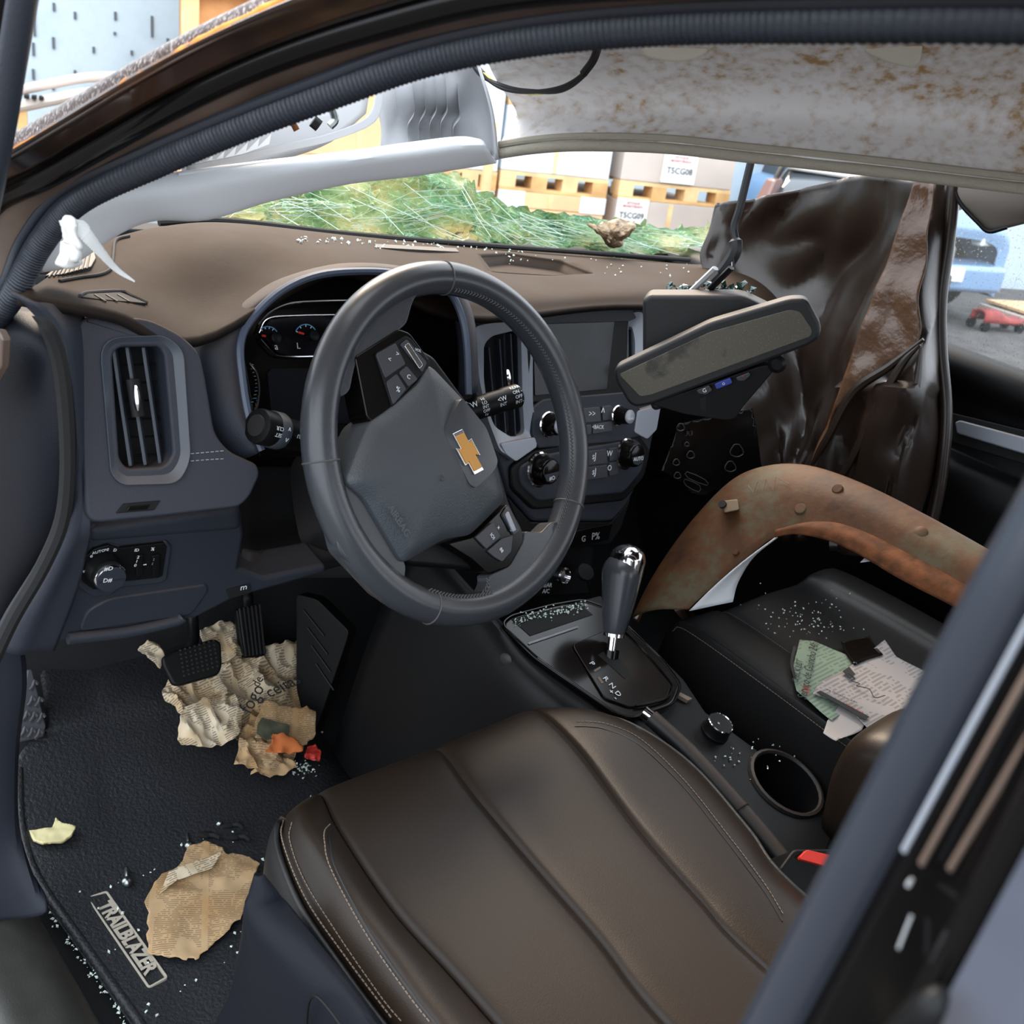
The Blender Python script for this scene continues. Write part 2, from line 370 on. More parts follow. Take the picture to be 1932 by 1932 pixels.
def paper(name, col, ink, lines=90, cols=3, amt=.75, col2=None, rot=0):
    # printed columns of small type: rows of broken ink, laid out in the sheet's own coordinates
    m = bpy.data.materials.new(name); m.use_nodes = True; n = m.node_tree.nodes; l = m.node_tree.links; b = n['Principled BSDF']; b.inputs['Roughness'].default_value = .9
    uv = n.new('ShaderNodeUVMap'); mp = n.new('ShaderNodeMapping'); mp.inputs['Rotation'].default_value = (0, 0, rot); l.new(uv.outputs[0], mp.inputs[0])
    sp = n.new('ShaderNodeSeparateXYZ'); l.new(mp.outputs[0], sp.inputs[0])
    def mth(op, a, bb=None, c=None):
        q = n.new('ShaderNodeMath'); q.operation = op
        for i, x in enumerate((a, bb, c)):
            if x is None: continue
            if isinstance(x, (int, float)): q.inputs[i].default_value = x
            else: l.new(x, q.inputs[i])
        return q.outputs[0]
    row = mth('GREATER_THAN', mth('FRACT', mth('MULTIPLY', sp.outputs[1], lines)), .5)
    colm = mth('GREATER_THAN', mth('FRACT', mth('MULTIPLY', sp.outputs[0], cols)), .12)
    wn_ = n.new('ShaderNodeTexWhiteNoise'); cb = n.new('ShaderNodeCombineXYZ')
    l.new(mth('FLOOR', mth('MULTIPLY', sp.outputs[0], lines * 1.3)), cb.inputs[0]); l.new(mth('FLOOR', mth('MULTIPLY', sp.outputs[1], lines)), cb.inputs[1]); l.new(cb.outputs[0], wn_.inputs[0])
    wd = mth('GREATER_THAN', wn_.outputs[0], .22)
    nz = n.new('ShaderNodeTexNoise'); nz.inputs['Scale'].default_value = 14; l.new(mp.outputs[0], nz.inputs[0])
    blk = mth('GREATER_THAN', nz.outputs[0], .42)
    f = mth('MULTIPLY', mth('MULTIPLY', mth('MULTIPLY', row, colm), wd), mth('MULTIPLY', blk, amt))
    n2 = n.new('ShaderNodeTexNoise'); n2.inputs['Scale'].default_value = 18; n2.inputs['Detail'].default_value = 5; l.new(mp.outputs[0], n2.inputs[0])
    r = n.new('ShaderNodeValToRGB'); r.color_ramp.elements[0].position = .4; r.color_ramp.elements[1].position = .65; r.color_ramp.elements[0].color = col; r.color_ramp.elements[1].color = col2 or col; l.new(n2.outputs[0], r.inputs[0])
    mx = n.new('ShaderNodeMix'); mx.data_type = 'RGBA'; l.new(f, mx.inputs[0]); l.new(r.outputs[0], mx.inputs[6]); mx.inputs[7].default_value = ink; l.new(mx.outputs[2], b.inputs['Base Color'])
    return m
M['news'] = paper('newsprint', S(212, 196, 170), S(92, 80, 68), 300, 14, .7, S(184, 154, 112))
M['news2'] = paper('newsprint_tan', S(186, 156, 118), S(104, 84, 64), 330, 16, .6, S(166, 130, 88), rot=.5)
M['form_w'] = paper('white_form', S(160, 153, 151), S(95, 90, 90), 160, 4, .5)
M['form_g'] = paper('green_form', S(124, 142, 124), S(78, 90, 80), 160, 4, .5)
def nodes(name, rough=.6):
    m = bpy.data.materials.new(name); m.use_nodes = True; n = m.node_tree.nodes; l = m.node_tree.links; b = n['Principled BSDF']; b.inputs['Roughness'].default_value = rough
    g = n.new('ShaderNodeNewGeometry'); return m, n, l, b, g
def ramp(n, l, src, stops):
    r = n.new('ShaderNodeValToRGB'); e = r.color_ramp.elements
    while len(e) < len(stops): e.new(.5)
    for q, (p, c) in zip(e, stops): q.position = p; q.color = c
    l.new(src, r.inputs[0]); return r.outputs[0]
def felt():
    m, n, l, b, g = nodes('headliner_felt', .95)
    a = n.new('ShaderNodeTexNoise'); a.inputs['Scale'].default_value = 5; a.inputs['Detail'].default_value = 8; a.inputs['Roughness'].default_value = .75; l.new(g.outputs['Position'], a.inputs[0])
    c = n.new('ShaderNodeTexNoise'); c.inputs['Scale'].default_value = 90; c.inputs['Detail'].default_value = 6; l.new(g.outputs['Position'], c.inputs[0])
    ad = n.new('ShaderNodeMath'); ad.operation = 'MULTIPLY_ADD'; l.new(c.outputs[0], ad.inputs[0]); ad.inputs[1].default_value = .62; l.new(a.outputs[0], ad.inputs[2])
    col = ramp(n, l, ad.outputs[0], [(.76, S(244, 243, 243)), (.88, S(228, 221, 215)), (.95, S(204, 180, 152)), (1.0, S(186, 150, 108))])
    l.new(col, b.inputs['Base Color'])
    bp = n.new('ShaderNodeBump'); bp.inputs['Strength'].default_value = .5; bp.inputs['Distance'].default_value = .002; l.new(c.outputs[0], bp.inputs['Height']); l.new(bp.outputs[0], b.inputs['Normal'])
    return m
M['felt'] = felt()
M['feltedge'] = mat('headliner_edge', S(176, 170, 155), .95, bump=.6, bscale=700)
def shattered():
    m, n, l, b, g = nodes('shattered_laminate', .15)
    vo = n.new('ShaderNodeTexVoronoi'); vo.feature = 'DISTANCE_TO_EDGE'; vo.inputs['Scale'].default_value = 38; vo.inputs['Randomness'].default_value = 1
    mp = n.new('ShaderNodeMapping'); mp.inputs['Scale'].default_value = (1, 1.6, 2.2); l.new(g.outputs['Position'], mp.inputs[0])
    nz = n.new('ShaderNodeTexNoise'); nz.inputs['Scale'].default_value = 12; l.new(mp.outputs[0], nz.inputs[0])
    mx = n.new('ShaderNodeMix'); mx.data_type = 'RGBA'; mx.blend_type = 'ADD'; mx.inputs[0].default_value = .12; l.new(mp.outputs[0], mx.inputs[6]); l.new(nz.outputs[1], mx.inputs[7]); l.new(mx.outputs[2], vo.inputs[0])
    cr_ = ramp(n, l, vo.outputs[0], [(0, (1, 1, 1, 1)), (.035, (0, 0, 0, 1))])
    n2 = n.new('ShaderNodeTexNoise'); n2.inputs['Scale'].default_value = 9; n2.inputs['Detail'].default_value = 5; l.new(g.outputs['Position'], n2.inputs[0])
    base = ramp(n, l, n2.outputs[0], [(.32, S(70, 128, 92)), (.5, S(142, 178, 134)), (.65, S(218, 216, 172))])
    mc = n.new('ShaderNodeMix'); mc.data_type = 'RGBA'; l.new(cr_, mc.inputs[0]); l.new(base, mc.inputs[6]); mc.inputs[7].default_value = S(225, 240, 228); l.new(mc.outputs[2], b.inputs['Base Color'])
    b.inputs['Transmission Weight'].default_value = .82; b.inputs['IOR'].default_value = 1.06
    bp = n.new('ShaderNodeBump'); bp.inputs['Strength'].default_value = .6; bp.inputs['Distance'].default_value = .003; l.new(vo.outputs[0], bp.inputs['Height']); l.new(bp.outputs[0], b.inputs['Normal'])
    return m
M['shatter'] = shattered()
M['foil'] = mat('crumpled_foil', S(140, 118, 92), .3, metal=.5, bump=1, bscale=90, bdist=.006, var=.4, vscale=60)
def scratched():
    m, n, l, b, g = nodes('scratched_paint', .35)
    mp = n.new('ShaderNodeMapping'); mp.inputs['Scale'].default_value = (60, 420, 120); mp.inputs['Rotation'].default_value = (.3, .2, .6); l.new(g.outputs['Position'], mp.inputs[0])
    nz = n.new('ShaderNodeTexNoise'); nz.inputs['Scale'].default_value = 3; nz.inputs['Detail'].default_value = 5; l.new(mp.outputs[0], nz.inputs[0])
    l.new(ramp(n, l, nz.outputs[0], [(.45, S(58, 42, 36)), (.56, S(96, 78, 70)), (.66, S(200, 190, 184))]), b.inputs['Base Color']); return m
M['scratch'] = scratched()

# ================================================================ the workshop outside (its own level: the wrecked car sits tilted)
def cdir(x, y, z): return (RIGHT * x + DOWN * y + FWD * z).normalized()
BZ = -cdir(-616, 4534, 1932); BX = cdir(4814, -168, 1932); BX = (BX - BZ * BX.dot(BZ)).normalized(); BY = BZ.cross(BX)
GROUND = CAM - BZ * 1.64
def bw(x, y, z): return GROUND + BX * x + BY * y + BZ * z      # x along the row of pallets, y away from the car, z up from the yard floor
def bfr(p): return bw(p[0], p[1], p[2])
def bpx(u, v, y):                                              # pixel to (x, z) on the vertical plane y
    r = ray(u, v); p = CAM + r * (y / r.dot(BY)) - GROUND; return p.dot(BX), p.dot(BZ)
def bground(u, v):
    r = ray(u, v); p = CAM + r * (-1.64 / r.dot(BZ)) - GROUND; return p.dot(BX), p.dot(BY)
M['asphalt'] = mat('asphalt', S(84, 81, 79), .9, var=.25, vscale=6, bump=.5, bscale=60, bdist=.01)
def wallm():
    m, n, l, b, g = nodes('painted_wall', .8)
    nz = n.new('ShaderNodeTexNoise'); nz.inputs['Scale'].default_value = 2.2; nz.inputs['Detail'].default_value = 9; nz.inputs['Roughness'].default_value = .7; l.new(g.outputs['Position'], nz.inputs[0])
    l.new(ramp(n, l, nz.outputs[0], [(.3, S(168, 182, 192)), (.55, S(182, 196, 204)), (.72, S(174, 186, 194))]), b.inputs['Base Color']); return m
M['wall'] = wallm(); M['crack'] = mat('crack', S(90, 95, 100), .9)
fl = mk('floor', [bw(-25, -12, 0), bw(25, -12, 0), bw(25, 25, 0), bw(-25, 25, 0)], [(0, 1, 2, 3)], M['asphalt']); fl['kind'] = 'structure'
WY = 9.6
wall = thing('wall_back', 'pale blue painted workshop wall with short dark vertical cracks', 'wall', bw(0, WY, 0)); wall['kind'] = 'structure'
box('wall_panel', (-16, WY, 0), (14, WY + .2, 4.2), M['wall'], wall, fr=bfr)
for u, v, L in ((62, 8, 60), (62, 80, 25), (62, 130, 20), (100, 70, 22), (101, 5, 16), (141, 22, 14), (141, 132, 15), (100, 160, 10), (176, 88, 12), (217, 22, 16), (286, 30, 40), (248, 95, 9), (316, 72, 8), (216, 60, 6)):
    x, z = bpx(u, v, WY); x2, z2 = bpx(u, v + L, WY)
    box('crack', (x - .008, WY - .012, z2), (x + .012, WY + .01, z), M['crack'], wall, fr=bfr, bevel=0)
M['wood'] = mat('pallet_wood', S(214, 168, 112), .8, var=.25, vscale=5); M['wood2'] = mat('pallet_wood_pale', S(226, 190, 140), .8, var=.2, vscale=5)
M['card'] = mat('cardboard', S(224, 184, 140), .85, var=.12, vscale=2); M['cardw'] = mat('carton_white', S(214, 222, 230), .8, var=.1, vscale=3)
M['cardg'] = mat('carton_grey', S(196, 182, 172), .85, var=.1, vscale=2); M['plydark'] = mat('plywood', S(190, 140, 92), .8, var=.2, vscale=6)
def pallet(x0, x1, y, z, label, dep=1.0):
    t = thing('pallet', label, 'pallet', bw(x0, y, z), 'wooden pallets stacked in the yard'); W = x1 - x0
    for k in range(2): box('deck_board', (x0, y + k * .3, z + .105), (x1, y + k * .3 + .12, z + .13), M['wood2'], t, fr=bfr, bevel=0)
    box('deck_board', (x0, y + .7, z + .105), (x1, y + .85, z + .13), M['wood2'], t, fr=bfr, bevel=0)
    box('bottom_board', (x0, y, z), (x1, y + .1, z + .022), M['wood'], t, fr=bfr, bevel=0)
    for k in range(4):
        cx = x0 + (W - .12) * k / 3
        box('block', (cx, y, z + .022), (cx + .12, y + .14, z + .105), M['wood'] if k % 2 else M['wood2'], t, fr=bfr, bevel=0)
def carton(x0, x1, y, z0, z1, label, mt, dep=.9, tape=True, name='carton', flaps=None):
    t = thing(name, label, 'box', bw(x0, y, z0), 'boxes stacked on pallets')
    box('body', (x0, y, z0), (x1, y + dep, z1), mt, t, fr=bfr, bevel=.01)
    if tape: box('tape_strip', (x0 + (x1 - x0) * .46, y - .004, z0 + .01), (x0 + (x1 - x0) * .5, y, z1 - .01), M['wood2'], t, fr=bfr, bevel=0)
    return t
BPL = Plane(bw(0, 6.98, 0), -BY, BZ)
def q(u, v, y=7.0): return bpx(u, v, y)
PY = 7.0
def yard_label(t, u, v, wpx, hpx, code):
    a, b = BPL.ab(u, v); a2, b2 = BPL.ab(u + wpx, v + hpx); W = abs(a2 - a); H = abs(b2 - b); pl = BPL
    prism('paper_label', [(a - W / 2, b - H / 2), (a + W / 2, b - H / 2), (a + W / 2, b + H / 2), (a - W / 2, b + H / 2)], pl, -.018, .002, M['label'], t, bevel=0)
    text('code', code, pl, a, b - H * .1, H * .29, 0, M['inkd'], t, .003, ext=.001, bold=.001)
    text('heading', 'ESTOQUE\nMONITORADO', pl, a, b + H * .29, H * .12, 0, M['red'], t, .003, ext=.001, bold=.0004)
# columns of boxes from the top down; each box rests on a pallet or on the next box
def column(uL, uR, items):
    um = (uL + uR) / 2; zt = None; x0 = q(uL, 330)[0]; x1 = q(uR, 330)[0]
    for i, (vT, vB, lb, mt, plb) in enumerate(items):
        if zt is None: zt = q(um, vT)[1]
        last_ = i == len(items) - 1; zb = .131 if last_ else q(um, vB)[1]
        t_ = carton(x0, x1, PY, zb, zt, lb, M[mt], name='crate' if mt == 'cardg' else 'carton'); yield t_, (x0, x1, zb, zt)
        if plb: pallet(x0, x1, PY, zb - .131, plb); zt = zb - .1315
        else: zt = zb - .001
for t_, d_ in column(1172, 1385, [(-60, 148, 'topmost grey crate above the one reading T5CG08', 'cardg', 'pallet on top of the crate T5CG08'), (0, 350, 'pinkish grey crate with a sheet reading T5CG08', 'cardg', 'pallet between the two crates with printed sheets'), (0, 600, 'lower grey crate with a sheet reading T5CG09', 'cardg', 'pallet on the ground under the crate T5CG09')]):
    if 'T5CG08' in t_['label'] and 'sheet' in t_['label']: yard_label(t_, 1283, 318, 50, 62, 'T5CG08')
    if 'T5CG09' in t_['label']: yard_label(t_, 1192, 402, 48, 56, 'T5CG09')
for t_, d_ in column(944, 1150, [(60, 168, 'orange carton seen just right of the pillar trim end', 'card', 'pallet seen in the gap beside the headliner'), (0, 330, 'white carton left of the crate T5CG08', 'cardw', 'pallet under the white carton left of the crates'), (0, 398, 'long orange carton with white ends on a pallet', 'card', None), (0, 600, 'wide orange carton low behind the windscreen', 'card', 'pallet on the ground under the wide orange carton')]):
    if t_['label'].startswith('long'):
        box('end_wrap', (d_[0] - .002, PY - .006, d_[2]), (d_[0] + .2, PY, d_[3]), M['cardw'], t_, fr=bfr, bevel=0); box('end_wrap', (d_[1] - .2, PY - .006, d_[2]), (d_[1] + .002, PY, d_[3]), M['cardw'], t_, fr=bfr, bevel=0)
for t_, d_ in column(800, 938, [(100, 318, 'pale blue carton behind the end of the pillar trim', 'cardw', 'pallet under the pale blue carton'), (0, 396, 'white carton with a small red mark', 'cardw', None), (0, 600, 'orange carton under the one with the red mark', 'card', 'pallet on the ground under the red-marked column')]):
    if 'small red' in t_['label']: box('red_mark', (d_[0] + .26, PY - .006, (d_[2] + d_[3]) / 2 - .02), (d_[0] + .33, PY, (d_[2] + d_[3]) / 2 + .03), M['red'], t_, fr=bfr, bevel=0)
for t_, d_ in column(560, 792, [(120, 300, 'orange carton behind the ribbed pillar trim', 'card', 'pallet under the carton behind the ribbed trim'), (0, 600, 'orange carton seen through the cracked windscreen', 'card', 'pallet on the ground behind the cracked windscreen')]): pass
for t_, d_ in column(330, 552, [(300, 600, 'leftmost orange carton behind the cracked windscreen', 'card', 'leftmost pallet on the ground by the boxes')]): pass
x, z = q(893, 310); x2, z2 = q(903, 425); t = thing('wooden_post', 'upright weathered wooden post behind the broken windscreen', 'post', bw(x, 6.7, 0))
tube('shaft', [bw(x, 6.7, 0), bw(x, 6.7, .8), bw(x, 6.7, z + .3)], .035, M['wood2'], t); box('foot_plate', (x - .1, 6.6, 0), (x + .1, 6.8, .03), M['wood'], t, fr=bfr)
# crate at upper left against the wall
t = thing('slatted_crate', 'pale wooden crate standing before the blue wall', 'crate', bw(*[bpx(390, 60, 8.5)[0], 8.5, 0]))
xa, za = bpx(350, 60, 8.5); xb, zb = bpx(500, 10, 8.5); xc, zc = bpx(470, 6, 8.5)
box('panel', (xa, 8.52, 0), (xb + .6, 9.1, zc + .7), M['plydark'], t, fr=bfr); box('corner_post', (xa - .03, 8.44, 0), (xa + .09, 8.54, zc + .7), M['wood2'], t, fr=bfr)
box('corner_post', (xa + .62, 8.44, 0), (xa + .74, 8.54, zc + .7), M['wood2'], t, fr=bfr)
for k in range(3): box('rail', (xa - .1, 8.4, zc + .02 + k * .22), (xb + .6, 8.44, zc + .12 + k * .22), M['wood2'] if k % 2 else M['wood'], t, fr=bfr)
# grey bench of scrap under the wall at the left
t = thing('scrap_bumper', 'long grey car bumper lying along the foot of the wall', 'bumper', bw(bpx(100, 190, 7.4)[0], 7.4, 0))
p = [bw(bpx(u, v, 7.4)[0], 7.4, bpx(u, v, 7.4)[1]) for u, v in ((-40, 212), (40, 200), (100, 188), (170, 176), (260, 176), (330, 190))]
tube('bumper_beam', p, .05, M['cardg'], t, squash=.7); tube('upper_rail', [a + BZ * .09 + BY * .05 for a in p], .03, M['cardg'], t)
for k in range(3): box('grille_hole', (bpx(45 + k * 14, 183, 7.3)[0], 7.3, bpx(45, 186, 7.3)[1]), (bpx(54 + k * 14, 180, 7.3)[0], 7.42, bpx(45, 179, 7.3)[1]), M['void'], t, fr=bfr)
for k in (0, 1): box('trestle_leg', (bpx(30 + 220 * k, 200, 7.4)[0], 7.38, 0), (bpx(30 + 220 * k, 200, 7.4)[0] + .06, 7.44, bpx(100, 195, 7.4)[1]), M['wood'], t, fr=bfr)
# parked cars
M['silverp'] = mat('silver_car_paint', S(200, 196, 190), .25, metal=.4, coat=.6); M['bluepnt'] = mat('blue_car_paint', S(128, 160, 196), .3, metal=.2, coat=.6); M['dglass'] = mat('car_glass', S(60, 66, 72), .05, coat=.5); M['lamp'] = mat('lamp_glass', S(215, 215, 205), .1, coat=.8)
def parked(name, label, px, D, mt, yaw, plate, ls=1.0, hs=1.0, ws=1.0):
    x = px[0] if isinstance(px, tuple) else bpx(px, 400, D)[0]; t = thing(name, label, 'car', bw(x, D, 0)); ca, sa = math.cos(yaw), math.sin(yaw)
    def f(p): return bw(x + ca * p[0] * ws - sa * p[1] * ls, D + sa * p[0] * ws + ca * p[1] * ls, p[2] * hs)
    def sec(y, zl, zt, w_, r=.3): return [f((-w_, y, zl)), f((-w_ * 1.02, y, (zl + zt) / 2)), f((-w_ * .96, y, zt - .06)), f((-w_ * .5, y, zt)), f((w_ * .5, y, zt)), f((w_ * .96, y, zt - .06)), f((w_ * 1.02, y, (zl + zt) / 2)), f((w_, y, zl))]
    patch('body', [sec(-.02, .3, .78, .7), sec(.04, .25, .92, .84), sec(.9, .25, 1.02, .88), sec(1.3, .25, 1.05, .89), sec(3.2, .25, 1.05, .89), sec(4.2, .25, .95, .85), sec(4.3, .3, .85, .75)], mt, t, n=4)
    def cs(y, zt, w_): return [f((-w_ - .1, y, 1.0)), f((-w_, y, zt - .1)), f((-w_ * .8, y, zt)), f((w_ * .8, y, zt)), f((w_, y, zt - .1)), f((w_ + .1, y, 1.0))]
    patch('windows', [cs(1.0, 1.0, .74), cs(1.55, 1.4, .66), cs(1.8, 1.47, .64), cs(2.9, 1.47, .64), cs(3.6, 1.05, .72)], M['dglass'], t, n=4)
    patch('roof', [[f((sx * .6, y, 1.485 + (0 if 1.75 < y < 2.9 else -.03))) for sx in (-1, -.4, .4, 1)] for y in (1.6, 1.8, 2.9, 3.1)], mt, t, n=3, thick=.03)
    for s in (-1, 1):
        mk('headlamp', [f((s * .45, -.05, .72)), f((s * .84, .1, .72)), f((s * .84, .14, .86)), f((s * .5, -.02, .84)), f((s * .45, .1, .72)), f((s * .78, .2, .72)), f((s * .78, .2, .86)), f((s * .5, .12, .84))], [(0, 1, 2, 3), (4, 7, 6, 5), (0, 3, 7, 4), (1, 5, 6, 2), (3, 2, 6, 7), (0, 4, 5, 1)], M['lamp'], t, bevel=.02)
        for y in (.75, 3.4): lathe('wheel', [(.02, -.02), (.3, -.02), (.33, .03), (.33, .2), (.2, .22)], f((s * .9, y, .33)), (f((-s, 0, 0)) - f((0, 0, 0))), M['black'], t)
    mk('front_bumper', [f(p) for p in ((-.8, -.12, .3), (.8, -.12, .3), (.8, -.12, .55), (-.8, -.12, .55), (-.85, .2, .3), (.85, .2, .3), (.85, .2, .58), (-.85, .2, .58))], [(0, 1, 2, 3), (4, 7, 6, 5), (0, 3, 7, 4), (1, 5, 6, 2), (3, 2, 6, 7), (0, 4, 5, 1)], mt, t, bevel=.05)
    for s in (-1, 1): mk('tail_lamp', [f((s * .62, 3.62, 1.16)), f((s * .76, 3.5, 1.16)), f((s * .7, 3.4, 1.36)), f((s * .6, 3.45, 1.36)), f((s * .62, 3.3, 1.16)), f((s * .74, 3.25, 1.16)), f((s * .66, 3.2, 1.36)), f((s * .58, 3.2, 1.36))], [(0, 1, 2, 3), (4, 7, 6, 5), (0, 3, 7, 4), (1, 5, 6, 2), (3, 2, 6, 7), (0, 4, 5, 1)], mat('tail_lamp', S(120, 84, 74), .2, coat=.5), t, bevel=.02)
    tube('roof_gutter', [f((.66, y, z_)) for y, z_ in ((1.55, 1.4), (1.8, 1.47), (2.9, 1.47), (3.3, 1.28), (3.6, 1.06))], .018, M['black'], t, n=4, k=8)
    if plate: mk('number_plate', [f(p) for p in ((-.25, -.15, .4), (.25, -.15, .4), (.25, -.15, .53), (-.25, -.15, .53), (-.25, -.13, .4), (.25, -.13, .4), (.25, -.13, .53), (-.25, -.13, .53))], [(0, 1, 2, 3), (4, 7, 6, 5), (0, 3, 7, 4), (1, 5, 6, 2), (3, 2, 6, 7), (0, 4, 5, 1)], M['label'], t, bevel=.004)
    return t
parked('parked_car', 'silver car parked beyond the windscreen', (6.4,), 7.38, M['silverp'], 2.335, False, .85, .92, .72)
parked('parked_car', 'light blue car seen through the passenger window', 1790, 7.6, M['bluepnt'], .0, True)
x, y = bground(1868, 622); t = thing('red_jack', 'small red trolley jack on the asphalt beyond the passenger window', 'jack', bw(x, y, 0))
M['jackred'] = mat('jack_red', S(150, 52, 46), .5, var=.3, vscale=10)
patch('body', [[bw(x + a, y + b, .08 + .10 * c * (1 - .5 * (a > .1))) for a in (-.2, 0, .12, .3)] for b, c in ((-.1, 0), (-.07, 1), (.07, 1), (.1, 0))], M['jackred'], t, n=3, thick=.02)
for a in (-.17, .26):
    for b in (-.09, .09): lathe('caster', [(.02, -.02), (.045, -.02), (.045, .02), (.02, .02)], bw(x + a, y + b, .045), BY, M['black'], t, k=14)
x, y = bground(1925, 610); t = thing('flattened_carton', 'flattened brown cardboard lying beside the red jack', 'cardboard', bw(x, y, 0))
for k in range(3): box('flap', (x - .25 + k * .06, y - .5 + k * .05, .02 + k * .05), (x + .9, y + .4, .05 + k * .05), M['cardg'] if k % 2 else M['card'], t, fr=bfr, bevel=.005)
# ================================================================ car body
body = thing('car_body', 'black painted car body shell round the open driver doorway', 'car body', (-.4, .1, -.9))
xs = [-.41, -.39, -.375, -.36, -.345, -.325, -.305, -.29, -.28, -.28]
R0 = [(0, 575), (60, 425), (150, 332), (260, 280), (400, 215), (550, 150), (750, 80), (1000, 26), (1350, 2), (2000, -5)]
R1 = [(-70, 455), (-10, 388), (80, 342), (190, 278), (330, 198), (490, 122), (690, 58), (950, -5), (1350, -40), (2000, -55)]
R2 = [(-85, 412), (-25, 362), (65, 320), (172, 258), (312, 180), (472, 104), (672, 32), (945, -36), (1350, -65), (2000, -80)]
R3 = [(-120, 360), (-60, 335), (40, 280), (150, 216), (290, 131), (450, 46), (640, -35), (930, -110), (1350, -160), (2000, -180)]
R4 = [(-120, 330), (-60, 305), (40, 245), (150, 177), (290, 98), (430, 27), (620, -55), (920, -130), (1350, -180), (2000, -200)]
def row(R, dx): return [at(u, v, x=x + dx) for (u, v), x in zip(R, xs)]
r0, r1, r2, r3, r4 = row([(u + 6, v + 22) for u, v in R0], .004), row(R1, -.022), row(R2, -.03), row(R3, -.045), row(R4, -.035)
def back(P, k=6, dz=.0):      # carry a roof-rail line on towards the rear of the car
    d = P[-1] - P[-2]; L = d.length; q_ = [P[-1] + d.lerp(V((0, -L, 0)), min(1, .5 + i * .3)).normalized() * L * (i + 1) for i in range(k)]
    return P + q_
r0, r1, r2, r3, r4 = [back(r_) for r_ in (r0, r1, r2, r3, r4)]
r1m = [(a + b) / 2 + V((-.004, 0, 0)) for a, b in zip(r0, r1)]
r2b = [a.lerp(b, .45) + V((-.016, -.004, .004)) for a, b in zip(r2, r3)]
patch('door_flange', [r0, r1m, r1], M['flange'], body, n=6, thick=.004)
tube('frame_groove', [(a + b) / 2 + V((.006, 0, 0)) for a, b in zip(r1, r2)], .009, M['gloss'], body, n=6)
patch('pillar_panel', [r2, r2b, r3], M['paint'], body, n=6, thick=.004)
patch('scratched_edge', [r3, [(a + b) / 2 + V((-.006, 0, .002)) for a, b in zip(r3, r4)], r4], M['scratch'], body, n=6, thick=.004)
tube('exposed_primer_line', [p + V((-.002, 0, 0)) for p in r3[1:]], .0035, M['rust'], body, n=10, rfn=lambda t: .0022 + .0022 * abs(noise.noise(V((t * 60, 0, 0)))))
r5 = [p + V((.10, .06, .03)) for p in r4]; r6 = [p + V((.22, .08, .05)) for p in r4]
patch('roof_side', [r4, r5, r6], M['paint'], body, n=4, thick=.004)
rb = V((r6[-1].x, -1.7, r6[-1].z))
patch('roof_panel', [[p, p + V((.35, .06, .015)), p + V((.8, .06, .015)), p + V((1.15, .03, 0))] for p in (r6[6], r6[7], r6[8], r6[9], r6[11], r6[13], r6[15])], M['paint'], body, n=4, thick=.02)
sealp = [at(u, v, x=x + .004) for u, v, x in ((-40, 640, -.415), (22, 560, -.405), (78, 458, -.39), (150, 378, -.375), (300, 305, -.358), (450, 240, -.34), (620, 176, -.32), (800, 112, -.30), (1000, 70, -.288), (1250, 45, -.28), (1550, 36, -.28), (2050, 34, -.28))]
sealo = [at(u, v, x=x) for u, v, x in ((-90, 600, -.42), (-8, 560, -.41), (42, 450, -.395), (118, 360, -.38), (270, 286, -.362), (420, 222, -.345), (590, 156, -.325), (770, 90, -.305), (980, 42, -.292), (1240, 14, -.285), (1550, 4, -.284), (2050, 0, -.284))]
sealp = back(sealp, 3); sealo = back(sealo, 3)
seal = tube('door_seal', sealp, .010, M['rubber'], body, n=90, k=10, rfn=lambda t: .0100 + .00045 * math.sin(t * 1900))
tube('seal_lip', sealo, .0045, M['rubber'], body, n=10, k=10, squash=.8)
# B pillar, rear door edge
def bpil(u0, v0, u1, v1, x, ext=.3):
    a = at(u0, v0, x=x); b = at(u1, v1, x=x); d = (b - a); top_ = (.43 - b.z) / d.z; return [a - d * ext * 3, a, a.lerp(b, .5), b, b + d * top_ * .45 + V((.012, 0, 0)), b + d * top_ + V((.06, 0, 0))]
tube('pillar_seal', bpil(1470, 1932, 1932, 1085, -.445), .0105, M['rubber_s'], body, n=8, k=14)
pa = bpil(1520, 1932, 1940, 1160, -.452)
pb = bpil(1640, 1932, 2040, 1200, -.462); pc = bpil(1740, 1932, 2120, 1230, -.475)
patch('pillar_face', [[p + V((.01, 0.006, 0)) for p in pa], pb, pc], M['gloss'], body, n=4, thick=.004)
for k, (u0, v0, u1, v1) in enumerate(((1705, 1605, 1860, 1320), (1738, 1630, 1905, 1330), (1792, 1640, 1960, 1360))):
    a = at(u0, v0, x=-.462 - k * .004); b = at(u1, v1, x=-.462 - k * .004); d = b - a
    tube('pillar_rib', [a, a + d * .4, a + d * 1.2, a + d * 2.2], .0011, M['silver'] if k < 1 else M['flange'], body, n=4, k=8, squash=.7)
tube('hinge_pin', [at(1713, 1670, x=-.47), at(1720, 1660, x=-.466)], .0006, M['grey'], body, n=2); tube('pillar_clip', [at(1695, 1790, x=-.472), at(1720, 1727, x=-.468)], .0004, M['grey'], body, n=2)
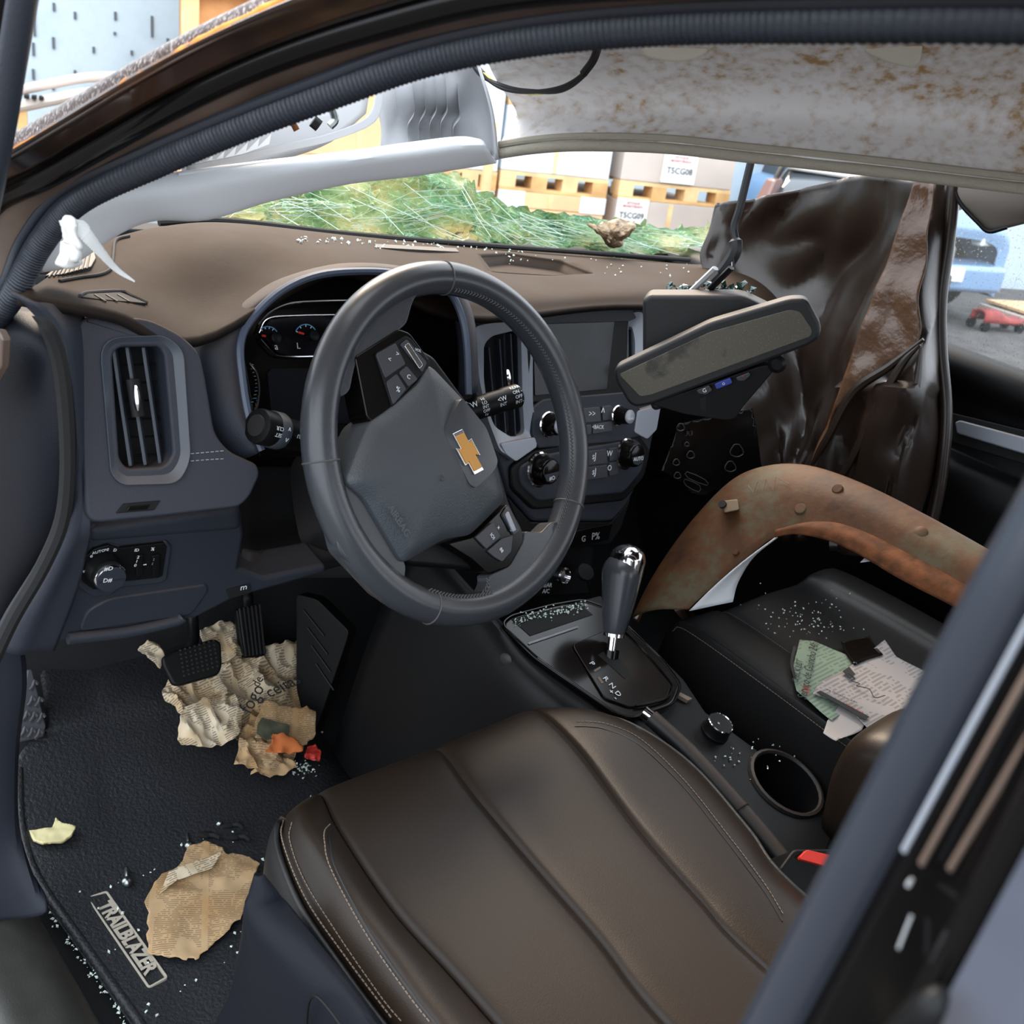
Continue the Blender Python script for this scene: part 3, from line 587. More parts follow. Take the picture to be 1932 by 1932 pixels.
# floor pan, firewall, sill, passenger side
box('floor_pan', (-.42, -1.7, -.74), (1.2, .35, -.69), M['carpet'], body); 
patch('toe_board', [[V((x, y, z)) for x in (-.4, .2, 1.1)] for y, z in ((.3, -.69), (.42, -.62), (.55, -.42), (.58, -.1), (.58, .0))], M['carpet'], body, n=4, thick=.01)
patch('sill_plate', [[V((x, y, z)) for y in (-1.2, -.4, 0, .18, .26)] for x, z in ((-.47, -.70), (-.455, -.605), (-.41, -.60), (-.365, -.615), (-.345, -.68))], M['sillp'], body, n=5, thick=.004)
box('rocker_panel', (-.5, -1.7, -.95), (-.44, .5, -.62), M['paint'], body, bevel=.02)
kr = []
for u1, v1, u2, v2, xx in ((-60, 1150, 35, 1200, -.40), (-60, 1250, 45, 1290, -.395), (-60, 1400, 30, 1420, -.392), (-60, 1560, 32, 1570, -.39), (-60, 1690, 65, 1680, -.388), (-60, 1740, 90, 1720, -.385)):
    a = at(u1, v1, x=xx - .03); b = at(u2, v2, x=xx + .01); kr.append([a, a.lerp(b, .6) + V((-.006, 0, 0)), b, b + V((.004, .05, 0))])
patch('kick_panel', kr, M['kick'], body, n=5, thick=.003)
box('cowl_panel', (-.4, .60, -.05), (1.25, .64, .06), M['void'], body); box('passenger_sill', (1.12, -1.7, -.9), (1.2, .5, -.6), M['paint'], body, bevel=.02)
# unseen panels added to keep light from behind out of the cabin
box('rear_light_block', (-.45, -1.75, -.7), (1.15, -1.7, .02), M['black'], body); box('side_light_block', (1.12, -1.7, -.65), (1.16, -1.02, .06), M['black'], body)
# open driver's door: front edge of its window frame
dd = thing('driver_door', 'black window frame of the open driver door at upper left', 'car door', at(-20, 420, x=-.46))
tube('window_frame', [at(u, v, x=-.46) for u, v in ((62, -120), (42, 0), (22, 120), (6, 220), (-14, 330), (-40, 460))], .0085, M['rubber'], dd, n=5, k=12)
tube('frame_highlight_trim', [at(u, v, x=-.462) for u, v in ((36, -120), (16, 0), (0, 110), (-14, 200), (-34, 320))], .009, M['gloss'], dd, n=5, k=12)
prism('mirror_corner_piece', Plane(at(-10, 660, x=-.43), (-1, -.2, 0)).L([(-90, 610), (0, 622), (9, 640), (6, 690), (-20, 740), (-90, 760)]), Plane(at(-10, 660, x=-.43), (-1, -.2, 0)), -.006, .002, M['flange'], dd, bevel=.002)
# rear door with tinted pane beside the B pillar
rd = thing('rear_door', 'rear door with glossy tinted pane reflecting the sky at lower right', 'car door', at(1900, 1900, x=-.48))
pd = bpil(1765, 1932, 2130, 1260, -.482); 
pe = [p + V((0, -.9, 0)) for p in pd]
M['pane'] = mat('tinted_pane', S(70, 77, 92), .08, coat=1, spec=1)
patch('window_pane', [pd, [a.lerp(b, .5) + V((-.004, 0, 0)) for a, b in zip(pd, pe)], pe], M['pane'], rd, n=3, thick=.005)
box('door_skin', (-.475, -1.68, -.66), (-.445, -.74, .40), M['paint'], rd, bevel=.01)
tube('pane_edge_strip', [p + V((-.002, .002, 0)) for p in bpil(1752, 1932, 2122, 1245, -.48)], .004, M['gloss'], rd, n=3, k=8)
tube('door_handle', [at(1700, 1975, x=-.492), at(1735, 1925, x=-.494), at(1762, 1890, x=-.494), at(1782, 1866, x=-.49)], .004, M['black'], rd, n=4, k=10, rfn=lambda t: .001 + .0045 * (1 - t) ** .6)
# passenger door
pdr = thing('passenger_door', 'black passenger door card with a pale grip strip', 'car door', (1.12, -.3, -.65))
patch('door_card', [[V((1.12 - dx, y, z)) for y in (.62, .3, -.1, -.5, -1.0)] for z, dx in ((-.65, 0), (-.4, .01), (-.2, .05), (-.12, .06), (-.09, .02), (0, .012), (.045, .03), (.06, .0))], M['black'], pdr, n=5, thick=.02, off=1)
gp = [at(u, v, x=1.07) for u, v in ((1800, 812), (1850, 824), (1932, 843), (2010, 862))]
GPl = Plane(at(1860, 825, x=1.05), (-1, 0, .15)); prism('grip_strip', GPl.L([(1802, 797), (1812, 793), (2020, 848), (2020, 884), (1806, 818)]), GPl, -.01, .004, M['silver'], pdr, bevel=.003); prism('grip_recess', GPl.L([(1792, 778), (2030, 836), (2030, 905), (1796, 835)]), GPl, -.012, -.002, M['void'], pdr, bevel=.002)
tube('window_weatherstrip', [V((1.10, .35, .062)), V((1.10, -.2, .062)), V((1.1, -1, .062))], .009, M['rubber'], pdr, n=4)
tube('window_frame', [V((1.12, .35, .07)), V((1.10, .1, .28)), V((1.04, -.2, .42)), V((1.02, -1, .44))], .02, M['black'], pdr, n=5)
def dustglass():
    m, n, l, b, g = nodes('dusty_glass', .1); b.inputs['Base Color'].default_value = S(190, 195, 195); b.inputs['Alpha'].default_value = .15
    vo = n.new('ShaderNodeTexNoise'); vo.inputs['Scale'].default_value = 260; vo.inputs['Detail'].default_value = 3; l.new(g.outputs['Position'], vo.inputs[0])
    l.new(ramp(n, l, vo.outputs[0], [(.6, (.1, .1, .1, 1)), (.7, (.5, .5, .5, 1))]), b.inputs['Alpha']); return m
mk('window_pane', [V((1.11, .3, .06)), V((1.11, -1, .06)), V((1.03, -1, .43)), V((1.03, -.15, .41)), V((1.09, .12, .26))], [(0, 1, 2, 3, 4)], dustglass(), pdr, solid=.004)
# ================================================================ dashboard
TILT = math.radians(28.46)
WP = Plane((0, 0, 0), (0, -math.cos(TILT), math.sin(TILT)))
dash = thing('dashboard', 'dusty dark grey dashboard with round-cornered driver vent and cluster hood', 'dashboard', (.3, .3, -.25))
G = [[at(34, 558, y=.092), at(215, 592, y=.10), at(376, 640, y=.105), WP.px(640, 512, -.095), at(885, 600, y=.165), at(1205, 577, y=.19), V((1.06, .22, .03))],
     [at(80, 530, y=.16), at(240, 540, y=.19), at(400, 570, y=.17), WP.px(660, 494, -.11), at(885, 550, y=.215), at(1205, 545, y=.235), V((1.07, .33, .08))],
     [at(130, 492, y=.24), at(270, 475, y=.27), at(430, 450, y=.27), at(640, 462, y=.30), at(870, 498, y=.35), at(1190, 512, y=.38), V((1.08, .43, .085))],
     [at(200, 452, y=.33), at(300, 428, y=.36), at(430, 420, y=.40), at(640, 442, y=.45), at(850, 462, y=.51), at(1150, 485, y=.53), at(1330, 503, x=1.08)],
     [at(200, 452, y=.36) + V((0, 0, -.03)), at(300, 428, y=.42) + V((0, 0, -.02)), at(430, 420, y=.47) + V((0, 0, -.02)), at(640, 442, y=.52) + V((0, 0, -.02)), at(850, 462, y=.57) + V((0, 0, -.02)), at(1150, 485, y=.6) + V((0, 0, -.02)), V((1.1, .58, .04))]]
tpad = patch('top_pad', G, M['dash_top'], dash, n=8, thick=.008, off=1, flip=True)
box('core', (-.36, .25, -.22), (1.08, .55, .0), M['void'], dash)
# left end cap seen through the open doorway
def ex(u, v, x=-.385): return at(u, v, x=x)
ec = []
for ul, vl, ur, vr in ((-60, 560, 40, 585), (-70, 640, 92, 650), (-70, 760, 112, 760), (-70, 880, 116, 880), (-70, 1000, 96, 1005), (-70, 1110, 45, 1110), (-70, 1230, 0, 1225)):
    a, b = ex(ul, vl, -.40), ex(ur, vr, -.385); ec.append([a, a.lerp(b, .35) + V((-.012, 0, 0)), a.lerp(b, .7) + V((-.012, 0, 0)), a.lerp(b, .93) + V((-.006, 0, 0)), b + V((.012, 0, 0))])
patch('end_cap', ec, M['navy'], dash, n=5, thick=.003)
gap = [at(u, v, y=.058) for u, v in ((60, 596), (88, 616), (112, 680), (124, 780), (127, 890), (116, 985), (80, 1070), (25, 1165), (-20, 1260))]
tube('end_gap', gap, .0065, M['void'], dash, n=6, k=8, rfn=lambda t: .0065 * min(1, t * 8 + .02))
# vertical strip between end cap and vent panel, and vent panel itself
VP = Plane(at(270, 770, y=.08), (-.12, -.93, .34))
st = []
for ul, vl, ur, vr in ((40, 562, 152, 590), (100, 625, 160, 640), (122, 740, 165, 760), (136, 880, 172, 890), (130, 990, 172, 985), (90, 1080, 160, 1040), (30, 1175, 140, 1120), (0, 1235, 100, 1225)):
    a, b = at(ul, vl, y=.075), VP.px(ur, vr, -.012) if vr < 1000 else at(ur, vr, y=.085); st.append([a + V((0, .02, 0)), a.lerp(b, .25), a.lerp(b, .6), b])
patch('side_strip', st, M['dash'], dash, n=5, thick=.003)
vp_out = [(150, 606), (176, 596), (280, 601), (342, 632), (376, 664), (386, 702), (396, 760), (406, 820), (432, 852), (486, 876), (491, 896), (472, 938), (452, 957), (300, 975), (165, 988), (158, 900)]
vpan = prism('vent_panel', VP.L(vp_out), VP, -.06, 0, M['dash'], dash, bevel=.008, r=.012, seg=4)
vo_ = [(187, 637), (312, 632), (347, 660), (361, 868), (338, 913), (230, 916), (209, 895)]
vi_ = [(211, 655), (300, 654), (310, 668), (327, 858), (311, 880), (240, 885), (226, 866)]
A = rnd(VP.L(vo_, .004), .02, 5); B = rnd(VP.L(vi_, .0), .012, 5)
M['ventframe'] = mat('vent_frame', S(58, 64, 73), .4, bump=.15, bscale=800, dust=(DUST, .5, .7))
vent = ringpl('air_vent', A, B, VP, -.006, .0045, M['ventframe'], dash, hi=-.004, bevel=.001)
cut(vpan, prism('cutter', B, VP, -.05, .02, M['void'], None, bevel=0)); prism('vent_throat', B, VP, -.052, -.046, M['void'], vent, bevel=0)
sl = [((213, 657), (246, 880)), ((239, 655), (274, 878)), ((270, 655), (302, 875))]
for (u0, v0), (u1, v1) in sl:
    a = VP.px(u0, v0, -.010); b = VP.px(u1, v1, -.010); d = (b - a).normalized(); s = d.cross(VP.n).normalized() * .0016
    h = VP.n * .013; e = VP.ex * .006
    mk('slat', [a - s, a + s, b + s, b - s, a - s - h + e, a + s - h + e, b + s - h + e, b - s - h + e], [(0, 1, 2, 3), (7, 6, 5, 4), (0, 4, 5, 1), (1, 5, 6, 2), (2, 6, 7, 3), (3, 7, 4, 0)], M['ventframe'], vent, bevel=.0008)
for k in range(6):
    v = 690 + k * 34; a = VP.px(216 + k * 5, v, -.026); b = VP.px(300 + k * 4, v - 4, -.026); tube('rear_vane', [a, a.lerp(b, .5), b], .0016, M['black'], vent, n=2, k=6, squash=.5)
a = VP.px(251, 715, -.006); b = VP.px(262, 785, -.006); tube('slider', [a, a.lerp(b, .3), a.lerp(b, .7), b], .007, M['black'], vent, n=3, k=10, squash=.7)
a = VP.px(255, 727, .001); b = VP.px(260, 775, .001); tube('slider_insert', [a, a.lerp(b, .3), a.lerp(b, .7), b], .003, M['chrome'], vent, n=3, k=8, rfn=lambda t: .0012 + .0022 * math.sin(math.pi * t))
for dv in (0, 14): dashes('stitching', [VP.px(u, v + dv, .0015) for u, v in ((360, 856), (395, 853), (428, 850 + dv * .1))], .003, .0016, .0004, M['grey'], dash, VP.n)
prism('slot_bezel', VP.L([(218, 968), (232, 950), (302, 944), (290, 962)]), VP, -.002, .0015, M['black'], dash, bevel=.0006); prism('slot_button', VP.L([(236, 963), (242, 955), (282, 951), (276, 960)]), VP, 0, .003, M['gloss'], dash, bevel=.0006)
# tweeter grille, demister slots, storage bin and seams lie in the pad's own surface
def pads(name, pix, h, mt, r=0, n=10, **kw):
    P = [on(tpad, u, v, 0) for u, v in pix]; c_ = sum(P, V((0, 0, 0))) / len(P); nn = V((0, 0, 0))
    for i in range(len(P)): nn += (P[i - 1] - c_).cross(P[i] - c_)
    nn = nn if nn.dot(CAM - c_) > 0 else -nn; pl = Plane(c_, nn); return prism(name, pl.L(pix), pl, -.006, h, M[mt], dash, r=r, **kw), pl
_, TP = pads('tweeter_grille', [(84, 526), (118, 500), (150, 480), (176, 470), (181, 492), (172, 508), (120, 523)], .003, 'blackdust', bevel=.001)
for k in range(9): tube('grille_rib', [TP.px(92 + k * 9, 523 - k * 2.0, .0035), TP.px(106 + k * 8, 506 - k * 3.6, .0035)], .0007, M['black'], dash, n=1, k=6)
tube('panel_gap', [on(tpad, u, v, .001) for u, v in ((112, 532), (150, 525), (190, 519), (210, 506), (214, 480), (219, 455), (244, 447))], .0016, M['void'], dash, n=5, k=6)
_, DP = pads('demister_slot', [(152, 562), (166, 556), (226, 553), (246, 561), (276, 574), (240, 571), (190, 567)], .0012, 'void', bevel=.0004)
tube('demister_rim', [on(tpad, u, v, .001) for u, v in ((150, 560), (166, 554), (226, 551), (248, 560), (278, 574))], .0016, M['dash'], dash, n=4, k=6)
for u in (178, 200, 222): tube('demister_bar', [DP.px(u, 556, .0015), DP.px(u + 22, 569, .0015)], .0008, M['blackdust'], dash, n=1, k=6)
pads('defroster_grille', [(706, 461), (860, 469), (866, 476), (712, 468)], .0008, 'blackdust', bevel=0)
binp = [(930, 512), (905, 482), (960, 478), (1060, 492), (1122, 517), (1040, 519)]
bo_, BPn = pads('storage_bin', binp, .001, 'dash_top', bevel=0)
bpy.data.objects.remove(bo_)
bl_ = ccw(rnd(BPn.L(binp), .008, 3)); nb_ = len(bl_); cut(tpad, prism('cutter', bl_, BPn, -.03, .03, M['void'], None, bevel=0))
ca_ = (sum(p[0] for p in bl_) / nb_, sum(p[1] for p in bl_) / nb_)
mk('storage_bin', [BPn.w(x, y, .0005) for x, y in [(ca_[0] + (p[0] - ca_[0]) * 1.03, ca_[1] + (p[1] - ca_[1]) * 1.03) for p in bl_]] + [BPn.w(ca_[0] + (x - ca_[0]) * .9, ca_[1] + (y - ca_[1]) * .9, -.016) for x, y in bl_], [(i, (i + 1) % nb_, nb_ + (i + 1) % nb_, nb_ + i) for i in range(nb_)] + [tuple(range(nb_, 2 * nb_))], M['dash_top'], dash, solid=.002)
cs_ = []
# lower knee panel
KP = Plane(at(290, 1080, y=.10), (-.06, -.97, -.12))
kp = [(160, 990), (300, 975), (455, 948), (462, 1010), (452, 1072), (500, 1090), (618, 1066), (616, 1082), (440, 1132), (370, 1168), (130, 1208), (82, 1226), (100, 1110), (132, 1035)]
prism('knee_panel', KP.L(kp), KP, -.05, 0, M['dash_low'], dash, bevel=.006, seg=3)
prism('knee_panel_roll', KP.L([(162, 992), (455, 952), (458, 1000), (162, 1025)]), KP, -.05, .004, M['dash_low'], dash, bevel=.012, seg=4)
prism('coin_box_door', KP.L([(146, 1190), (162, 1150), (205, 1126), (388, 1100), (392, 1112), (360, 1158)]), KP, -.01, .003, M['dash_low'], dash, bevel=.0025, r=.008)
tube('lower_lip', [KP.px(u, v, .004) for u, v in ((128, 1205), (240, 1192), (330, 1172), (345, 1164))], .006, M['dash_low'], dash, n=4)
prism('fuel_release', KP.L([(425, 1112), (470, 1100), (472, 1116), (432, 1128)]), KP, -.002, .002, M['void'], dash, bevel=.0005); textpx('fuel_icon', 'm', KP, 460, 1108, 18, -.2, M['white'], dash, .003)
# headlamp switch
lo = [(148, 1080), (156, 1055), (178, 1036), (205, 1028), (225, 1034), (310, 1024), (315, 1032), (307, 1086), (300, 1090), (225, 1098), (205, 1112), (175, 1112), (155, 1098)]
surround = prism('switch_surround', KP.L([(140, 1084), (150, 1050), (175, 1030), (205, 1022), (226, 1028), (314, 1017), (322, 1028), (314, 1090), (300, 1098), (226, 1106), (205, 1122), (170, 1122), (148, 1106)]), KP, -.004, .004, M['dash_low'], dash, bevel=.003)
lsw = prism('headlamp_switch', KP.L(lo, .005), KP, .001, .0055, M['black'], dash, bevel=.001, label='black headlamp switch plate')
ka, kb = KP.ab(203, 1082, .012); kr_ = math.dist(KP.ab(203, 1082, .012), KP.ab(233, 1077, .012))
lathe('rotary_knob', [(kr_ * 1.12, .004), (kr_ * 1.08, .010), (kr_ * 1.0, .018)], KP.w(ka - .003, kb + .004), KP.n, M['black'], lsw)
lathe('chrome_ring', [(kr_ * .99, .012), (kr_ * 1.02, .019), (kr_ * .92, .0215)], KP.w(ka, kb), KP.n, M['chrome'], lsw)
lathe('knob_cap', [(kr_ * .9, .014), (kr_ * .9, .0225), (kr_ * .3, .023)], KP.w(ka, kb), KP.n, M['dash_low'], lsw)
tube('knob_split', [KP.w(ka - kr_ * .8, kb, .0232), KP.w(ka + kr_ * .8, kb, .0232)], .0005, M['void'], lsw, n=1, k=6)
textpx('knob_icon', '#D', KP, 205, 1073, 13, -.1, M['white'], lsw, .0235); textpx('knob_icon', 'D#', KP, 203, 1095, 13, -.1, M['white'], lsw, .0235)
textpx('dial_text', 'AUTO', KP, 186, 1041, 9, -.25, M['white'], lsw, .006); textpx('dial_icon', 'D', KP, 217, 1038, 9, 0, M['white'], lsw, .006); textpx('dial_icon', 'o', KP, 172, 1049, 11, -.5, M['white'], lsw, .006); textpx('dial_icon', '*', KP, 158, 1080, 14, 0, M['white'], lsw, .006); textpx('dial_icon', '=E', KP, 201, 1037, 8, 0, M['white'], lsw, .006)
for u, s in ((258, '2\n1\n0'), (289, ':\n:')):
    prism('thumb_wheel', KP.L([(u - 8, 1040), (u + 6, 1037), (u + 6, 1076), (u - 6, 1079)]), KP, .004, .0085, M['black'], lsw, bevel=.001); textpx('wheel_mark', s, KP, u, 1059, 9, 0, M['white'], lsw, .009)
textpx('beam_icon', 'ID', KP, 258, 1038, 9, 0, M['white'], lsw, .006); textpx('dimmer_icon', '%', KP, 288, 1036, 10, 0, M['white'], lsw, .006); tube('index_mark', [KP.px(270, 1066, .006), KP.px(276, 1065, .006)], .0006, M['white'], lsw, n=1, k=4)
# open bay under the column
SPb = Plane(at(530, 1060, y=.16), (0, -.9, .3))
patch('column_bay', [[at(u, v, y=y) for u in (452, 520, 600, 680)] for v, y in ((880, .2), (960, .21), (1040, .22), (1090, .2))], M['void'], dash, n=3, thick=.004)
patch('bay_shelf', [[at(452, 1040, y=.14), at(530, 1048, y=.14), at(612, 1022, y=.14), at(640, 1018, y=.14)], [at(452, 1066, y=.125), at(530, 1076, y=.125), at(614, 1048, y=.125), at(650, 1040, y=.125)], [at(452, 1078, y=.13), at(530, 1088, y=.13), at(616, 1066, y=.13), at(650, 1058, y=.13)]], M['blackdust'], dash, n=4, thick=.006)
# ---- instrument cluster and hood
HL = [(492, 850), (468, 785), (456, 715), (452, 650), (472, 604), (528, 550), (600, 519), (690, 512), (760, 518), (820, 534), (852, 558), (872, 605), (880, 660), (883, 745)]
HO = [(455, 868), (410, 805), (388, 725), (378, 645), (402, 602), (465, 562), (540, 522), (640, 497), (740, 500), (820, 520), (862, 540), (888, 585), (898, 650), (899, 740)]
hl = [WP.px(u, v, -.072) for u, v in HL]; ho = [WP.px(u, v, -.086 - (.012 if 3 < i < 12 else 0)) for i, (u, v) in enumerate(HO)]
hm = [a.lerp(b, .55) + WP.n * .008 for a, b in zip(ho, hl)]
hoo = [p - WP.n * .03 for p in ho]
patch('cluster_hood', [hoo, ho, hm, hl], M['dash'], dash, n=5, thick=.003, flip=True)
M['lip'] = mat('hood_lip', S(72, 80, 96), .38)
tube('hood_lip', [p + WP.n * .001 for p in hl], .0042, M['lip'], dash, n=6, k=8)
clu = thing('instrument_cluster', 'black instrument cluster with fuel and temperature gauges behind the wheel', 'gauge cluster', WP.px(670, 700, -.15))
cin = [WP.px(u, v, -.155) for u, v in HL]; ctr = sum(cin, V((0, 0, 0))) / len(cin)
patch('recess_wall', [hl, [a.lerp(b, .5) for a, b in zip(hl, [c.lerp(ctr, .03) for c in cin])], [c.lerp(ctr, .03) for c in cin]], M['black'], clu, n=5, thick=.002)
FC = -.15
prism('face_plate', WP.L([(455, 640), (520, 545), (640, 515), (860, 540), (890, 640), (890, 760), (800, 860), (490, 860)], FC), WP, FC - .01, FC, M['gloss'], clu, bevel=.001)
gp_ = [(488, 628), (505, 602), (560, 596), (690, 594), (690, 672), (540, 674), (520, 668)]
prism('gauge_pod', WP.L(gp_, FC), WP, FC, FC + .004, M['screen'], clu, bevel=.0015)
tube('pod_chrome', [WP.px(u, v, FC + .005) for u, v in ((488, 628), (505, 601), (560, 595), (690, 593))], .001, M['chrome'], clu, n=6, k=6)
tube('pod_chrome', [WP.px(u, v, FC + .005) for u, v in ((492, 640), (512, 662), (530, 672), (600, 672), (690, 670))], .0012, M['chrome'], clu, n=6, k=6)
tube('hood_chrome', [WP.px(u, v, FC + .02) for u, v in ((486, 612), (510, 588), (548, 572), (600, 568), (680, 566))], .0013, M['chrome'], clu, n=6, k=6)
def gauge(cu_, cv, r, a0, a1, nu, nv, s):
    pts = [(cu_ + r * math.cos(math.radians(a)), cv - r * math.sin(math.radians(a))) for a in range(a0, a1 - 1, -10)]
    tube('gauge_arc', [WP.px(u, v, FC + .0055) for u, v in pts], .0007, M['bluep'], clu, n=2, k=5)
    for k in range(5):
        a = math.radians(a0 + (a1 - a0) * k / 4); tube('tick', [WP.px(cu_ + r * q_ * math.cos(a), cv - r * q_ * math.sin(a), FC + .0055) for q_ in (.78, .98)], .0006, M['white'], clu, n=1, k=5)
    a = math.radians(165); tube('needle', [WP.px(cu_ - 4, cv - 2, FC + .008), WP.px(nu, nv, FC + .008)], .0013, M['redbtn'], clu, n=1, k=6)
    ca, cb = WP.ab(cu_ + 6, cv + 4, FC); lathe('needle_hub', [(.006, .004), (.006, .012), (.004, .013)], WP.w(ca, cb, FC), WP.n, M['black'], clu, k=18)
gauge(505, 636, 20, 130, 30, 494, 633, 1); gauge(577, 632, 20, 160, 20, 563, 627, 1)
textpx('fuel_icon', 'a', WP, 521, 654, 16, 0, M['white'], clu, FC + .0055); textpx('temperature_icon', 'L', WP, 563, 653, 14, 0, M['white'], clu, FC + .0055)
tube('dial_ring', [WP.px(u, v, FC + .006) for u, v in ((470, 685), (484, 705), (489, 735), (484, 765), (474, 785))], .0015, M['chrome'], clu, n=5, k=6)
for k in range(12):
    u = 468 + 12 * math.sin(k / 11 * math.pi); v = 688 + k * 7; tube('dial_tick', [WP.px(u + 2, v + 1, FC + .004), WP.px(u + (10 if k % 3 == 0 else 7), v, FC + .004)], .0005, M['bluep'] if k % 3 == 0 else M['grey'], clu, n=1, k=5)
prism('info_screen', WP.L([(502, 704), (510, 696), (660, 694), (660, 800), (512, 800)], FC), WP, FC, FC + .003, M['navy'], clu, bevel=.0005)
# ================================================================ steering column and wheel
colm = thing('steering_column', 'brown-dusted steering column shroud with two control stalks', 'steering column', WP.px(640, 900, -.1))
def csec(h, sx, sy, oy=0): return [WP.w(sx * math.copysign(abs(math.cos(t)) ** .5, math.cos(t)), oy + sy * math.copysign(abs(math.sin(t)) ** .5, math.sin(t)), h) for t in [2 * math.pi * k / 24 + .001 for k in range(25)]]
patch('shroud', [csec(-.035, .05, .04, -.02), csec(-.04, .066, .05, -.025), csec(-.08, .07, .055, -.03), csec(-.15, .075, .06, -.04), csec(-.22, .075, .065, -.045)], M['blackdust'], colm, n=2, mr=3)
def stalk(pix, h0, h1, rads, name):
    P = [WP.px(u, v, h0 + (h1 - h0) * i / (len(pix) - 1)) for i, (u, v) in enumerate(pix)]
    return P
sa_, sb_ = WP.px(484, 803, -.055), WP.px(640, 842, -.09)
ax = (sb_ - sa_).normalized()
lathe_o = sa_
ts = lathe('turn_signal_stalk', [(.012, .0), (.0165, .001), (.0175, .004), (.0172, .03), (.0150, .034), (.0148, .09), (.009, .12), (.009, .16)], sa_, ax, M['black'], colm)
lathe('end_button', [(.0105, -.0015), (.0112, .002)], sa_, ax, M['blackdust'], ts); lathe('knurled_ring', [(.0178, .018), (.0184, .02), (.0184, .029), (.0178, .031)], sa_, ax, M['ventframe'], ts, k=40)
vdir = (CAM - sa_).normalized(); up_ = (vdir - ax * vdir.dot(ax)).normalized()
SPl = Plane(sa_ + ax * .03 + up_ * .0182, up_, -ax); 
def stalk_text(s, d, side, size, parent, base, a_, r, rot=0):
    n_ = (up_ + side * a_.cross(up_)).normalized() if False else None
def st_text(par, o, a_, d, ang, r, s, size):
    v0 = (CAM - o).normalized(); e = (v0 - a_ * v0.dot(a_)).normalized(); b_ = a_.cross(e); n_ = e * math.cos(ang) + b_ * math.sin(ang)
    p_ = Plane(o + a_ * d + n_ * (r + .0004), n_, a_.cross(n_) * 1); return text('stalk_print', s, p_, 0, 0, size, 0, M['white'], par, 0, ext=.0002)
st_text(ts, sa_, ax, .013, .2, .0178, 'SET', .0055); st_text(ts, sa_, ax, .013, -.15, .0178, 'CLR', .0055); st_text(ts, sa_, ax, .025, .25, .0186, '^', .010); st_text(ts, sa_, ax, .025, -.2, .0186, 'v', .008); st_text(ts, sa_, ax, .048, 0, .0152, 'MENU', .0055); st_text(ts, sa_, ax, .064, 0, .0152, '<#>', .009)
wa_, wb_ = WP.px(978, 746, -.075), WP.px(820, 795, -.10); ax2 = (wb_ - wa_).normalized()
wsk = lathe('wiper_stalk', [(.0125, 0), (.0145, .002), (.0148, .022), (.0138, .024), (.0142, .045), (.0135, .047), (.0135, .12), (.009, .15), (.009, .18)], wa_, ax2, M['black'], colm)
for d, s, ang, sz in ((.009, 'REAR', .75, .006), (.009, 'ON -', .3, .006), (.009, 'OFF', -.1, .006), (.009, 'INT-', -.5, .006), (.032, '<W', .1, .008), (.032, 'INT', -.35, .006), (.056, 'HI', .6, .0055), (.056, 'LO', .25, .0055), (.056, 'INT', -.1, .0055), (.056, 'OFF', -.45, .0055), (.056, '1x', -.8, .0055), (.070, 'W', .35, .01), (.082, 'REAR', .75, .0055), (.094, 'INT', .6, .0055)):
    st_text(wsk, wa_, ax2, d, ang, .0148 if d < .023 else .0142 if d < .046 else .0137, s, sz)

sw = thing('steering_wheel', 'dark leather steering wheel turned right with gold bow-tie emblem', 'steering wheel', (0, 0, 0))
RR, TR = .1735, .0172
ring = [WP.w(RR * math.cos(t), RR * math.sin(t), 0) for t in [2 * math.pi * k / 96 for k in range(96)]]
tube('rim', ring, TR, M['leather'], sw, k=20, closed=True, raw=True, squash=1.0)
for (u, v) in ((836, 512), (600, 872), (1066, 948), (808, 1165)):
    a, b = WP.ab(u, v); t0 = math.atan2(b, a); tube('rim_seam', [WP.w((RR + (TR + .0002) * math.cos(s)) * math.cos(t0), (RR + (TR + .0002) * math.cos(s)) * math.sin(t0), (TR + .0002) * math.sin(s)) for s in [2 * math.pi * k / 20 for k in range(20)]], .0009, M['threadk'], sw, closed=True, n=2, k=5)
def arcpts(p, q, rr, hh, step=2, cw=False):
    a0 = math.degrees(math.atan2(*WP.ab(*p)[::-1])); a1 = math.degrees(math.atan2(*WP.ab(*q)[::-1]))
    if a1 > a0: a1 -= 360
    n = int((a0 - a1) / step); return [WP.w(rr * math.cos(math.radians(a0 + (a1 - a0) * k / n)), rr * math.sin(math.radians(a0 + (a1 - a0) * k / n)), hh) for k in range(n + 1)]
def xstitch(name, P, ln=.0035):
    vs_ = []; fs = []
    for i in range(0, len(P) - 1):
        d = (P[i + 1] - P[i]); s = d.normalized(); side = s.cross(WP.n).normalized()
        for sg in (-1, 1):
            a = P[i] + side * .003 * sg; b = P[i] + d * .8 ; k = len(vs_); w_ = side.cross(s).normalized() * .0009; t_ = s * .0009
            vs_ += [a + w_ + t_, a + w_ - t_, a - w_, b + w_ + t_, b + w_ - t_, b - w_]; fs += [(k, k + 1, k + 4, k + 3), (k + 1, k + 2, k + 5, k + 4), (k + 2, k, k + 3, k + 5), (k, k + 2, k + 1), (k + 3, k + 4, k + 5)]
    return mk(name, vs_, fs, M['threadk'], sw, smooth=False, kind='stuff')
xstitch('rim_stitching', arcpts((845, 560), (1020, 985), RR - TR * .80, .0108, 1.5)); xstitch('rim_stitching', arcpts((920, 1130), (790, 1130), RR - TR * .80, .0108, 1.5))
def spoke(name, pix, h, m_, h0=-.012, bev=.005, par=sw, r=.006, **kw): return prism(name, WP.L(pix, h), WP, h0, h, m_, par, bevel=bev, r=r, seg=3, **kw)
